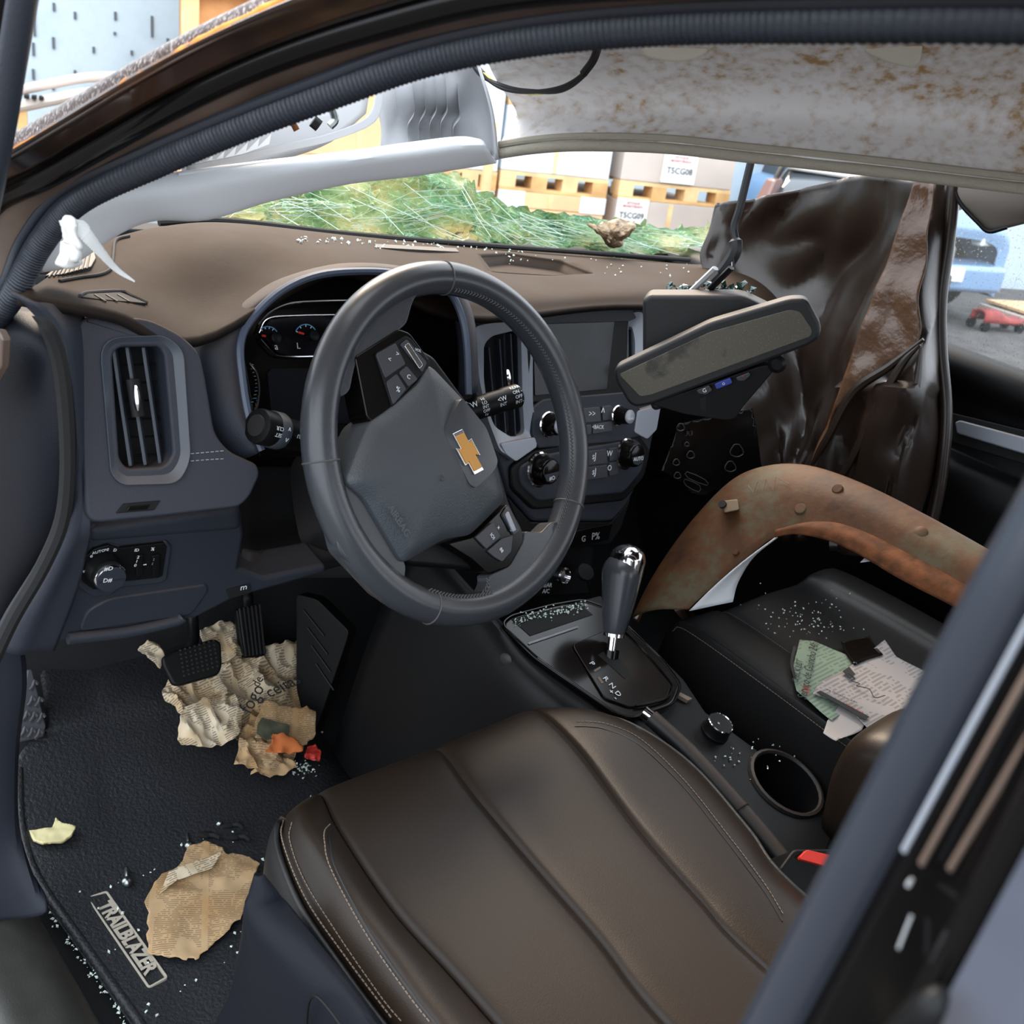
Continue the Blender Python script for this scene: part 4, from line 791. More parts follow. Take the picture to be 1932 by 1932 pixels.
# leather spokes that flare out of the rim
spoke('spoke', [(628, 700), (650, 628), (700, 565), (770, 528), (800, 535), (779, 570), (768, 610), (755, 622), (700, 655), (676, 672), (668, 700), (660, 740), (640, 752)], .009, M['leather'], bev=.006)
spoke('spoke', [(606, 900), (642, 900), (660, 915), (700, 962), (768, 1068), (764, 1092), (780, 1122), (806, 1140), (790, 1160), (720, 1125), (640, 1040)], .008, M['leather'], bev=.006)
spoke('spoke', [(1040, 985), (1068, 985), (1050, 1050), (1000, 1110), (930, 1150), (890, 1150), (912, 1128), (924, 1100), (922, 1086), (962, 1068), (988, 1020), (990, 1002), (1020, 1006)], .008, M['leather'], bev=.006)
xstitch('spoke_stitching', [WP.px(u, v, .010) for u, v in ((921, 1090), (922, 1097), (921, 1104), (919, 1110), (914, 1117), (908, 1123))])
# hub skirt and airbag cover
padpx = [(656, 909), (700, 798), (738, 772), (797, 720), (815, 684), (868, 740), (905, 780), (925, 822), (942, 872), (959, 945), (907, 997), (893, 1010), (843, 1018), (766, 1064), (693, 940)]
hub = dome('airbag_cover', rnd(WP.L(padpx, .018), .008, 3), WP, -.03, .014, .027, M['pad'], sw)
spoke('hub_back', [(668, 905), (704, 806), (690, 740), (760, 640), (820, 672), (925, 815), (962, 945), (985, 1000), (905, 1075), (770, 1066)], -.006, M['black'], h0=-.04, bev=.006)
ep = [(871, 748), (918, 806), (941, 872), (932, 890), (898, 922), (886, 915), (840, 822), (838, 808)]
emp = dome('emblem_plate', rnd(WP.L(ep, .026), .006, 3), WP, .012, .0262, .0278, M['leather'], sw)
def bow(s, rot, ca, cb, m_, h0, h1, name):
    P = [(-1, .30), (-.40, .30), (-.40, .52), (.52, .52), (.36, .30), (1.12, .30), (1, -.30), (.40, -.30), (.40, -.52), (-.52, -.52), (-.36, -.30), (-1.12, -.30)]
    c, sn = math.cos(rot), math.sin(rot); P = [(ca + s * (c * a - sn * b), cb + s * (sn * a + c * b)) for a, b in P]
    return prism(name, P, WP, h0, h1, m_, emp, bevel=.0008)
ea, eb = WP.ab(884, 853, .029); e1 = WP.ab(866, 818, .029); e2 = WP.ab(904, 890, .029); er = math.atan2(e2[1] - e1[1], e2[0] - e1[0]); es = math.dist(e1, e2) / 2
bow(es * 1.02, er, ea, eb, M['chrome'], .026, .0293, 'bow_tie_rim'); bow(es * .86, er, ea, eb, M['gold'], .027, .0305, 'bow_tie')
textpx('airbag_lettering', 'AIRBAG', WP, 752, 983, 19, math.atan2(52, 32), M['ventframe'], hub, .0258, ext=.0008, bold=.0003)
tube('emboss_mark', [WP.px(u, v, .0285) for u, v in ((833, 897), (838, 901), (836, 907), (831, 906))], .0006, M['leather'], hub, n=3, k=5)
# button clusters on the two spokes
t1 = spoke('spoke_trim', [(670, 673), (753, 620), (774, 628), (812, 680), (809, 697), (738, 773), (700, 797), (692, 786)], .011, M['gloss'], h0=-.02, bev=.002, r=.004)
M['btn'] = mat('button_grey', S(46, 49, 55), .42, bump=.1, bscale=800, dust=(DUST, .3, .7))
spoke('button_pad', [(708, 667), (766, 633), (777, 640), (812, 683), (808, 694), (740, 768)], .0135, M['black'], h0=.009, bev=.001, par=t1, r=.003)
for pix in ([(710, 668), (747, 647), (766, 687), (727, 714)], [(729, 721), (749, 705), (767, 734), (742, 764)], [(753, 703), (768, 690), (789, 716), (771, 730)]): spoke('button', pix, .0145, M['btn'], h0=.012, bev=.0008, par=t1, r=.002)
spoke('roller_well', [(755, 650), (768, 640), (806, 684), (797, 703)], .0148, M['btn'], h0=.012, bev=.0006, par=t1, r=.002); spoke('roller', [(763, 652), (771, 646), (799, 688), (792, 697)], .0165, M['chrome'], h0=.013, bev=.0008, par=t1, r=.002)
aa = math.atan2(48, 40)
for s, u, v, z in (('<', 735, 678, 11), ('>', 750, 668, 11), ('C', 771, 711, 10), ('%', 751, 735, 12), ('VOL', 789, 661, 6)): textpx('button_icon', s, WP, u, v, z, .35, M['white'], t1, .0152)
t2 = spoke('spoke_trim', [(845, 1026), (893, 1014), (958, 950), (984, 998), (988, 1019), (961, 1068), (921, 1082), (893, 1056)], .010, M['gloss'], h0=-.02, bev=.002, r=.004)
for pix in ([(897, 1014), (930, 985), (945, 1012), (918, 1036)], [(920, 1040), (948, 1016), (968, 1010), (965, 1040), (948, 1060), (934, 1052)]): spoke('button', pix, .0125, M['btn'], h0=.009, bev=.0008, par=t2, r=.002)
spoke('roller_well', [(948, 972), (958, 956), (981, 1000), (970, 1010)], .0128, M['btn'], h0=.009, bev=.0006, par=t2, r=.002); spoke('roller', [(954, 970), (960, 964), (975, 1000), (968, 1004)], .0145, M['silver'], h0=.01, bev=.0008, par=t2, r=.002)
for s, u, v, z in (('IOI', 929, 1012, 9), ('x', 941, 995, 10), ('88', 946, 1038, 9)): textpx('button_icon', s, WP, u, v, z, 1.0, M['white'], t2, .0132)
# ================================================================ centre stack
SP = Plane(at(1105, 875, y=.15), (-.03, -.95, .30))
stk = thing('center_stack', 'centre stack with dark touchscreen, silver-edged vents and climate dials', 'control panel', SP.w(0, -.1, -.05))
fasc = prism('fascia', SP.L([(893, 600), (1030, 578), (1235, 570), (1262, 700), (1242, 800), (1228, 870), (1190, 950), (1160, 985), (1010, 985), (965, 930), (940, 860), (905, 760)]), SP, -.05, -.004, M['dash_low'], stk, bevel=.006, r=.01)
lv = [(890, 617), (905, 612), (980, 602), (1000, 612), (1000, 760), (1010, 838), (968, 868), (938, 850), (915, 790), (900, 720)]
lvi = [(915, 650), (930, 634), (980, 622), (985, 630), (988, 760), (992, 818), (968, 826), (935, 805), (922, 770), (915, 715)]
A = rnd(SP.L(lv), .008, 3); B = rnd(SP.L(lvi), .008, 3)
def stvent(lv, lvi, slats, tabs):
    A = rnd(SP.L(lv), .008, 3); B = rnd(SP.L(lvi), .008, 3)
    f = ringpl('side_vent', A, B, SP, -.012, .006, M['silver'], stk, hi=-.002); cut(fasc, prism('cutter', B, SP, -.035, .02, M['void'], None, bevel=0)); prism('vent_throat', B, SP, -.04, -.034, M['void'], f, bevel=0)
    for (u0, v0), (u1, v1) in slats:
        a, b = SP.px(u0, v0, -.004), SP.px(u1, v1, -.004); s = (b - a).cross(SP.n).normalized() * .0014; h = SP.n * .010
        mk('slat', [a - s, a + s, b + s, b - s, a - s - h, a + s - h, b + s - h, b - s - h], [(0, 1, 2, 3), (7, 6, 5, 4), (0, 4, 5, 1), (1, 5, 6, 2), (2, 6, 7, 3), (3, 7, 4, 0)], M['dash_low'], f, bevel=.0007)
    return f
f = stvent(lv, lvi, [((923, 655), (936, 808)), ((943, 640), (955, 822)), ((964, 630), (973, 822)), ], 0)
a, b = SP.px(957, 697, .006), SP.px(961, 732, .006); tube('slider', [a, a.lerp(b, .4), b], .004, M['chrome'], f, n=3, k=8, rfn=lambda t: .0012 + .0025 * math.sin(math.pi * (t * .8 + .1)))
stvent([(1180, 590), (1208, 588), (1212, 640), (1212, 740), (1192, 742), (1180, 700)], [(1182, 620), (1194, 614), (1200, 640), (1200, 720), (1188, 726), (1182, 690)], [((1185, 625), (1186, 715)), ((1192, 622), (1194, 715))], 0)
prism('silver_foot', SP.L([(1196, 775), (1240, 762), (1232, 810), (1214, 828), (1190, 815)]), SP, -.01, .008, M['silver'], stk, bevel=.003, r=.004)
prism('silver_foot', SP.L([(938, 836), (1004, 824), (1008, 842), (968, 870), (948, 856)]), SP, -.01, .0065, M['silver'], stk, bevel=.003, r=.004)
prism('screen_bezel', SP.L([(990, 598), (1176, 586), (1185, 610), (1176, 740), (1165, 752), (996, 762)]), SP, -.02, .004, M['black'], stk, bevel=.004, r=.006)
prism('bezel_edge', SP.L([(1000, 590), (1180, 580), (1190, 600), (1176, 606), (1000, 612)]), SP, 0, .012, M['dash_low'], stk, bevel=.003, r=.004)
prism('touchscreen', SP.L([(1000, 607), (1155, 601), (1140, 734), (1004, 746)]), SP, .002, .0055, M['screen'], stk, bevel=.0006, r=.002)
rp_ = prism('radio_panel', SP.L([(1000, 768), (1020, 752), (1185, 738), (1200, 752), (1210, 822), (1150, 835), (1010, 846), (998, 820)]), SP, -.01, .006, M['dash_low'], stk, bevel=.003, r=.006)
hv_ = prism('climate_panel', SP.L([(975, 880), (1012, 858), (1195, 826), (1216, 850), (1206, 890), (1172, 930), (1010, 946), (976, 915)]), SP, -.01, .006, M['dash_low'], stk, bevel=.004, r=.01)
hv2 = prism('climate_surround', SP.L([(962, 880), (1005, 848), (1200, 815), (1226, 850), (1214, 900), (1176, 945), (1005, 962), (964, 922)]), SP, -.01, .003, M['black'], stk, bevel=.004, r=.01)
def dial(par, u, v, rpx, s, cap):
    a, b = SP.ab(u, v, .018); r = math.dist(SP.ab(u, v, .018), SP.ab(u, v + rpx, .018)); o = SP.w(a, b)
    k = lathe('dial', [(r * 1.15, .004), (r * 1.12, .009), (r * 1.0, .010), (r * .92, .026), (r * .85, .028)], o, SP.n, M['gloss'], par); lathe('chrome_ring', [(r * 1.2, .004), (r * 1.24, .007), (r * 1.14, .0085)], o, SP.n, M['chrome'], par)
    lathe('dial_cap', [(r * .8, .022), (r * .8, .0295), (r * .74, .030)], o, SP.n, cap, par)
    if s: text('dial_print', s, SP, a, b - r * .25, r * .42, 0, M['white'], par, .0305)
    return a, b, r
a, b, r = dial(hv_, 1030, 888, 27, '', M['gloss']); text('dial_print', '#O', SP, a, b - r * .45, r * .4, 0, M['white'], hv_, .0305)
prism('dial_flat', [(a - r * .75, b - r * .15), (a + r * .75, b - r * .05), (a + r * .5, b - r * .55), (a, b - r * .75), (a - r * .5, b - r * .6)], SP, .028, .0302, M['dash_low'], hv_, bevel=.0003)
a, b, r = dial(hv_, 1193, 858, 24, 'AUTO', M['gloss']); prism('dial_flat', [(a - r * .75, b - r * .1), (a + r * .75, b), (a + r * .5, b - r * .55), (a, b - r * .75), (a - r * .5, b - r * .6)], SP, .028, .0302, M['dash_low'], hv_, bevel=.0003)
dial(rp_, 1047, 802, 20, '', M['silver']); dial(rp_, 1178, 785, 16, 'MENU', M['silver'])
def pbtn(par, pix, s, sz=10):
    prism('push_button', SP.L(pix), SP, .005, .009, M['btn'], par, bevel=.0008, r=.002)
    u = sum(p[0] for p in pix) / len(pix); v = sum(p[1] for p in pix) / len(pix)
    if s: textpx('button_print', s, SP, u, v, sz, 0, M['white'], par, .0095)
pbtn(rp_, [(1062, 772), (1124, 767), (1126, 794), (1064, 800)], '', 9); textpx('button_print', '>>', SP, 1117, 781, 11, 0, M['white'], rp_, .0095)
pbtn(rp_, [(1128, 766), (1146, 764), (1147, 790), (1129, 793)], '^', 16); pbtn(rp_, [(1110, 800), (1146, 794), (1147, 812), (1110, 818)], '<BACK', 7); pbtn(rp_, [(1070, 804), (1108, 800), (1108, 818), (1070, 822)], 'TONE', 7)
pbtn(hv_, [(1062, 856), (1136, 846), (1138, 873), (1063, 881)], '', 8); pbtn(hv_, [(1063, 884), (1138, 876), (1138, 900), (1064, 908)], '', 8)
for u, v in ((1121, 861), (1121, 890)): textpx('button_print', 'sJ', SP, u, v, 12, 0, M['white'], hv_, .0095)
pbtn(hv_, [(1142, 845), (1158, 843), (1158, 867), (1142, 869)], 'W', 10); pbtn(hv_, [(1142, 872), (1158, 870), (1158, 894), (1142, 897)], 'O', 10)
lw = prism('lower_trim', SP.L([(965, 935), (1010, 985), (1160, 985), (1200, 940), (1180, 1000), (1160, 1030), (1010, 1045), (985, 1000)]), SP, -.04, -.008, M['black'], stk, bevel=.004)
pb_ = prism('switch_strip', SP.L([(1075, 1006), (1160, 988), (1152, 1020), (1080, 1034)]), SP, -.02, -.004, M['gloss'], stk, bevel=.001)
textpx('button_print', 'P%', SP, 1124, 1012, 13, -.1, M['grey'], pb_, -.0035); textpx('button_print', 'G', SP, 1101, 1017, 11, -.1, M['grey'], pb_, -.0035)
prism('connector_strip', SP.L([(1010, 1045), (1150, 1030), (1140, 1130), (1000, 1140)]), SP, -.06, -.03, M['black'], stk, bevel=.004); textpx('button_print', 'REAR\nA/C', SP, 1031, 1110, 8, 0, M['white'], stk, -.0295)
lathe('power_socket', [(.013, -.03), (.0135, -.018), (.011, -.016), (.0105, -.022)], SP.px(1082, 1092, 0), SP.n, M['chrome'], stk, k=24)
so_ = SP.px(1104, 1080, .012); lathe('socket_cap', [(.002, -.003), (.0135, -.003), (.0142, 0), (.013, .003), (.002, .0035)], so_, (-.2, -.6, .8), M['black'], stk, k=24)
tube('cap_tether', [so_, SP.px(1112, 1110, .01), SP.px(1118, 1135, .0), SP.px(1125, 1150, -.01)], .0016, M['black'], stk, n=5, k=6)
# glove box side of the dash
gb = thing('glove_box', 'black glove box front in the shade before the passenger seat', 'glove box', (.8, .3, -.25))
patch('lid', [[V((x, y, z)) for x in (.58, .7, .95, 1.07)] for y, z in ((.24, .02), (.22, -.06), (.24, -.18), (.30, -.28))], M['black'], gb, n=4, thick=.01); tube('latch', [V((.78, .218, -.1)), V((.86, .218, -.1))], .008, M['gloss'], gb, n=2)

# ================================================================ centre console
con = thing('center_console', 'black centre console with glossy shift plate and cup holder', 'console', (.3, -.2, -.69))
CP = Plane(at(1110, 1260, z=-.31), (0, -.24, .97), (0, 1, 0))
bzl = [(946, 1178), (962, 1163), (1040, 1142), (1100, 1132), (1150, 1150), (1250, 1245), (1286, 1292), (1272, 1328), (1195, 1356), (1168, 1350), (1010, 1240)]
cbod = prism('console_body', CP.L([(950, 1185), (965, 1155), (1140, 1110), (1300, 1270), (1340, 1330), (1640, 1550), (1760, 1700), (1500, 1660), (1235, 1376), (1170, 1362), (1010, 1252)]), CP, -.38, -.014, M['black'], con, bevel=.006)
bz = prism('shift_bezel', CP.L(bzl), CP, -.02, .0, M['gloss'], con, bevel=.004, r=.012)
ri = rnd(CP.L(bzl), .012, 4); ca = sum(p[0] for p in ri) / len(ri); cb = sum(p[1] for p in ri) / len(ri)
tube('bezel_chrome', [CP.w(a, b, .001) for a, b in ri], .0012, M['gloss'], bz, n=2, k=6, closed=True)
prism('gate_panel', CP.L([(1078, 1216), (1165, 1180), (1268, 1290), (1258, 1318), (1190, 1336), (1140, 1318)], .002), CP, -.004, .003, M['gloss'], bz, bevel=.0015, r=.008)
prism('gate_slot', CP.L([(1128, 1236), (1150, 1222), (1190, 1270), (1180, 1282)], .003), CP, .001, .0036, M['void'], bz, bevel=0)
tube('gate_edge', [CP.px(u, v, .004) for u, v in ((1165, 1178), (1210, 1222), (1262, 1282), (1268, 1300), (1256, 1318), (1225, 1328), (1200, 1332))], .0018, M['gloss'], bz, n=5, k=6)
for s, u, v in (('P', 1117, 1252), ('R', 1143, 1281), ('N', 1155, 1294), ('D', 1166, 1309), ('+', 1153, 1305), ('-', 1162, 1317)): textpx('gate_letter', s, CP, u, v, 17, .75, M['white'], bz, .0042)
prism('index_bar', CP.L([(1118, 1268), (1130, 1261), (1132, 1264), (1121, 1271)]), CP, .003, .0038, M['thread'], bz, bevel=0); prism('index_bar', CP.L([(1125, 1282), (1129, 1280), (1137, 1292), (1133, 1293)]), CP, .003, .0038, M['thread'], bz, bevel=0)
prism('tray_slot', CP.L([(964, 1168), (1090, 1138), (1118, 1160), (1000, 1200)]), CP, -.002, .0008, M['void'], bz, bevel=0)
tube('tray_edge', [CP.px(u, v, .001) for u, v in ((998, 1214), (1040, 1200), (1090, 1183))], .0014, M['grey'], bz, n=2, k=6)
tside = patch('tunnel_side', [[V((.17, .22, -.24)), CP.px(948, 1180, -.012), CP.px(1008, 1250, -.012), CP.px(1100, 1318, -.012), CP.px(1168, 1362, -.012), CP.px(1235, 1380, -.012), CP.px(1500, 1665, -.012)],
    [V((.155, .22, -.28)), CP.px(905, 1185, -.022), CP.px(960, 1262, -.022), CP.px(1040, 1340, -.022), CP.px(1120, 1390, -.022), CP.px(1200, 1420, -.022), CP.px(1460, 1700, -.022)],
    [V((.135, .24, -.45)), V((.135, .1, -.45)), V((.14, .02, -.45)), V((.145, -.06, -.45)), V((.15, -.14, -.45)), V((.15, -.24, -.45)), V((.15, -.45, -.45))],
    [V((.12, .26, -.69)), V((.12, .1, -.69)), V((.13, .02, -.69)), V((.13, -.06, -.69)), V((.13, -.14, -.69)), V((.13, -.24, -.69)), V((.13, -.45, -.69))]], M['black'], con, n=6, thick=.004)
# tunnel carpet kick panel beside the accelerator
TK = Plane(V((.135, .25, -.5)), (-.93, -.3, .15))
prism('kick_plate', TK.L([(560, 1120), (600, 1130), (660, 1190), (655, 1210), (600, 1370), (585, 1400), (560, 1300)]), TK, -.02, .002, M['black'], con, bevel=.003, r=.008)
for k in range(4): tube('kick_rib', [TK.px(572 + k * 8, 1150 + k * 34, .003), TK.px(612 + k * 6, 1200 + k * 34, .003)], .0016, M['black'], con, n=1, k=6)
lathe('panel_fastener', [(.002, 0), (.009, .001), (.010, .004), (.007, .006), (.002, .0062)], on(tside, 697, 1200, 0), (-1, -.2, .1), M['blackdust'], con, k=20)
# rear part: dial, cup holder, armrest
dr = thing('drive_mode_dial', 'round black drive selector dial with thin chrome ring', 'dial', CP.px(1347, 1375, -.012))
o_ = CP.px(1347, 1382, -.014); lathe('knob', [(.0195, 0), (.0195, .004), (.018, .006), (.0175, .018), (.016, .0195), (.003, .0198)], o_, CP.n, M['black'], dr); lathe('chrome_ring', [(.0172, .018), (.0178, .0195), (.0168, .0205), (.016, .0195)], o_, CP.n, M['chrome'], dr)
for u, v in ((1338, 1357), (1356, 1364)): textpx('dial_print', 'x', CP, u, v, 9, .5, M['white'], dr, .0065)
def cuphole(u, v, rx, ry, nm):
    a, b = CP.ab(u, v, -.012); o_ = CP.w(a, b, -.012)
    lathe('cup_holder_rim', [(rx, .0), (rx * 1.05, .003), (rx * 1.13, .002), (rx * 1.16, -.002), (rx, -.002)], o_, CP.n, M['blackdust'], con, ring=True); cut(cbod, lathe('cutter', [(rx, -.07), (rx, .03)], o_, CP.n, M['void'], None)); lathe('cup_holder_well', [(rx, -.001), (rx * 1.02, -.001), (rx * .98, -.068), (rx * .96, -.068)], o_, CP.n, M['black'], con, ring=True); lathe('cup_holder_floor', [(rx * .99, -.07), (rx * .99, -.066), (.01, -.065)], o_, CP.n, M['void'], con)
cuphole(1484, 1476, .046, .03, 0)
prism('trim_end', CP.L([(1276, 1292), (1312, 1310), (1304, 1314), (1278, 1300)]), CP, -.014, -.008, M['thread'], con, bevel=.0005)
ar = thing('armrest', 'dark brown stitched centre armrest beside the papers', 'armrest', (.36, -.5, -.4))
AP = []
for y, zt, wd in ((-.375, -.27, .04), (-.385, -.235, .065), (-.42, -.212, .075), (-.50, -.205, .078), (-.75, -.205, .078)):
    cx_ = .395; AP.append([V((cx_ - wd, y - .01, -.36)), V((cx_ - wd * 1.04, y, zt - .05)), V((cx_ - wd * .96, y, zt - .012)), V((cx_ - wd * .5, y, zt)), V((cx_ + wd * .5, y, zt)), V((cx_ + wd * .96, y, zt - .012)), V((cx_ + wd * 1.04, y, zt - .05)), V((cx_ + wd, y - .01, -.36))])
patch('lid', AP, M['seat'], ar, n=4, thick=.004); box('base', (.33, -.75, -.45), (.46, -.40, -.33), M['black'], ar, bevel=.01)
hbk = thing('handbrake_lever', 'long dark handbrake lever with silver button beside the driver seat', 'handbrake', CP.px(1450, 1620, 0))
hp = [CP.px(u, v, .012) for u, v in ((1228, 1354), (1300, 1420), (1380, 1508), (1450, 1590), (1520, 1680))]
tube('lever', hp, .0115, M['blackdust'], hbk, n=5, k=14, squash=.9); tube('grip_joint', [hp[2].lerp(hp[3], .25), hp[2].lerp(hp[3], .27)], .0118, M['void'], hbk, n=1, k=14)
tube('button', [CP.px(1214, 1343, .012), CP.px(1238, 1361, .012)], .0085, M['chrome'], hbk, n=2, k=14)
bk = thing('seat_belt_buckle', 'red release button of the belt buckle beside the driver seat', 'buckle', at(1530, 1640, z=-.33))
BK = Plane(at(1530, 1620, z=-.30), (-.3, -.5, .85), (0, 1, 0))
prism('buckle_body', BK.L([(1500, 1600), (1600, 1600), (1620, 1680), (1510, 1700), (1470, 1640)]), BK, -.05, -.002, M['black'], bk, bevel=.004, r=.006); prism('release_button', BK.L([(1506, 1618), (1520, 1604), (1580, 1618), (1574, 1640), (1508, 1622)]), BK, -.004, .003, M['redbtn'], bk, bevel=.001, r=.002)
# ================================================================ gear shifter
gs = thing('gear_shifter', 'tall automatic gear lever with black leather grip and chrome cap', 'gear lever', CP.px(1155, 1240, 0))
b0 = CP.px(1152, 1238, 0); top = at(1178, 1040, x=b0.x + .035); axs = (top - b0)
def gsec(t, a_, c_): return b0 + axs * t
tube('stalk', [b0, b0 + axs * .12, b0 + axs * .3], .0065, M['chrome'], gs, n=3, k=12); tube('boot_collar', [b0 - axs * .02, b0 + axs * .06], .011, M['gloss'], gs, n=2)
def grip(name, r_, mt, lo_, hi_, sh):
    P = [b0 + axs * (lo_ + (hi_ - lo_) * k / 36) + sh for k in range(37)]
    return tube(name, P, .02, mt, gs, raw=True, k=18, squash=1.25, rfn=r_)
def egg(r0_, r1_, k_=.74): return lambda t: r0_ + (r1_ - r0_) * (t / k_) ** .8 if t < k_ else max(.001, r1_ * math.sqrt(max(0, 1 - ((t - k_) / (1 - k_)) ** 2.2)))
grip('grip', egg(.0130, .0255), M['leather'], .2, .98, V((0, 0, 0)))
grip('chrome_cap', egg(.0105, .0235, .8), M['chrome'], .22, 1.04, RIGHT * .0085 + V((0, .004, .003)))
grip('grip_skirt', lambda t: .0142, M['chrome'], .19, .22, V((0, 0, 0)))
# ================================================================ driver seat
ds = thing('driver_seat', 'brown-black leather driver seat cushion with pale stitching', 'seat', (-.03, -.4, -.66))
zz = [-.31, -.282, -.292, -.288, -.284, -.284, -.305]
SG = [[(533, 1552), (562, 1522), (606, 1494), (830, 1412), (1012, 1337), (1066, 1334), (1092, 1338)],
      [(530, 1592), (585, 1570), (640, 1560), (900, 1500), (1088, 1405), (1160, 1362), (1190, 1362)],
      [(572, 1700), (660, 1690), (740, 1710), (1010, 1630), (1205, 1560), (1275, 1445), (1305, 1438)],
      [(650, 1815), (760, 1825), (850, 1832), (1130, 1768), (1320, 1692), (1385, 1580), (1415, 1562)],
      [(738, 1932), (850, 1945), (950, 1945), (1260, 1932), (1420, 1800), (1470, 1690), (1500, 1668)]]
SR = []
for k, r in enumerate(SG): SR.append([at(u, v, z=z - (.012 if k == 0 else 0)) for (u, v), z in zip(r, zz)])
last = SR[-1]; dl = [(b - a) for a, b in zip(SR[-2], SR[-1])]
SR.append([p + V((d.x * .2, -.2, 0)) for p, d in zip(last, dl)])
fr0 = [p + V((0, .012, -.035)) for p in SR[0]]; fr1 = [p + V((0, .0, -.13)) for p in SR[0]]
rows = [fr1, fr0] + SR
def cols(a, b): return [r[a:b + 1] for r in rows]
def puff(amp): return lambda a, b, p: V((0, 0, amp * math.sin(math.pi * b) * 1.0))
# each panel bulges a little between its seams
def panel(name, a, b, mt, amp=.006):
    def fn(s, t, p): return V((0, 0, amp * math.sin(math.pi * max(0, min(1, s)))))
    rr = cols(a, b)
    return patch(name, rr, mt, ds, n=8, fn=lambda s, t, p: V((0, 0, amp * (1 - abs(2 * s - 1) ** 3) - amp)) , thick=.004, flip=False)
SEATP = {}
for nm, a, b, mt, amp in (('left_bolster', 0, 2, 'seat', .008), ('center_panel', 2, 3, 'seatperf', .006), ('center_panel', 3, 4, 'seatperf', .006), ('right_bolster', 4, 6, 'seat', .007)):
    rr = [r[a:b + 1] for r in rows]
    SEATP[nm + str(a)] = patch(nm, rr, M[mt], ds, n=9 if b - a > 1 else 14, mr=8, fn=lambda s, t, p, amp=amp: V((0, 0, amp * .6 * ((1 - abs(2 * s - 1) ** 9) - 1))), thick=.004, off=-1, flip=True)
ls = [[p + V((.0, 0, -.002)) for p in [r[0] for r in SR]], [r[0] + V((-.006, 0, -.03)) for r in SR], [r[0] + V((-.002, 0, -.12)) for r in SR], [r[0] + V((.01, 0, -.22)) for r in SR]]
ls = [[fr1[0] * 1 + V((.02, .0, 0 if i < 2 else -.1))] + l for i, l in enumerate(ls)]
patch('side_panel', ls, M['seatdark'], ds, n=6, thick=.004)
rs_ = [[r[6] for r in SR], [r[6] + V((.01, 0, -.03)) for r in SR], [r[6] + V((.004, 0, -.2)) for r in SR]]
patch('side_panel', rs_, M['seatdark'], ds, n=6, thick=.004)
ft = [fr1, [p + V((0, -.02, -.15)) for p in fr1]]; patch('front_panel', ft, M['seatdark'], ds, n=4, thick=.004)
def seam(pix, z, ln, name, mt='thread', dz=.0015, r=.0006): return dashes(name, [at(u, v, z=z) + V((0, 0, dz)) for u, v in pix], ln, .0014, r, M[mt], ds)
lb_, rb_ = SEATP['left_bolster0'], SEATP['right_bolster4']
dashes('stitching', [r[0].lerp(r[1], .03) + V((0, 0, .004)) for r in SR[:5]], .0035, .0012, .0007, M['thread'], ds)
dashes('stitching', [on(lb_, u, v, .0008) for u, v in ((552, 1552), (548, 1585), (575, 1660), (640, 1765), (720, 1880), (760, 1928))], .0035, .0012, .0005, M['thread'], ds)
bw1 = [(622, 1556), (612, 1568), (612, 1590), (625, 1640), (690, 1760), (770, 1875), (815, 1932)]
dashes('stitching', [on(lb_, u, v, .0008) for u, v in bw1], .0035, .0012, .0006, M['thread'], ds)
tube('piping', [on(lb_, u + 10, v + 3, .0005) for u, v in bw1], .0008, M['seatdark'], ds, n=6, k=6)
rw1 = [(1088, 1362), (1112, 1362), (1150, 1368), (1210, 1396), (1290, 1472), (1370, 1572), (1440, 1665), (1480, 1730)]
dashes('stitching', [on(rb_, u, v, .0008) for u, v in rw1], .0035, .0014, .0005, M['thread'], ds)
tube('piping', [on(rb_, u - 4, v + 9, .0003) for u, v in rw1], .0007, M['seatdark'], ds, n=6, k=6)
# plastic side shield with the adjuster recess
sh = []
for (ul, vl, ur, vr) in ((488, 1648, 496, 1642), (472, 1715, 528, 1720), (458, 1800, 590, 1800), (440, 1880, 645, 1870), (405, 1960, 700, 1950), (380, 2080, 790, 2080)):
    a = at(ul, vl, x=-.325); b = at(ur, vr, x=-.312); sh.append([a + V((.012, .0, -.004)), a, a.lerp(b, .4) + V((-.012, 0, 0)), a.lerp(b, .8) + V((-.010, 0, 0)), b, b + V((.008, 0, 0))])
sh = sh[1:]; tip = at(490, 1645, x=-.318); sh = [[tip + (p - tip) * .08 for p in sh[0]], [tip.lerp(p, .55) for p in sh[0]]] + sh
patch('side_shield', sh, M['navy'], ds, n=5, thick=.004)
tube('shield_recess_edge', [at(u, v, x=-.333) for u, v in ((578, 1960), (580, 1910), (586, 1884), (600, 1882), (625, 1910), (650, 1945))], .0012, M['black'], ds, n=5, k=6)
# backrest, upright behind the cushion
patch('backrest', [[V((x, y - (.02 if abs(x + .05) > .15 else 0) , z)) for x in (-.27, -.2, -.05, .1, .17)] for y, z in ((-.76, -.3), (-.80, -.1), (-.86, .15), (-.92, .3))], M['seat'], ds, n=4, thick=.09, off=-1, flip=True)
box('frame', (-.24, -.85, -.66), (.15, -.25, -.42), M['void'], ds)

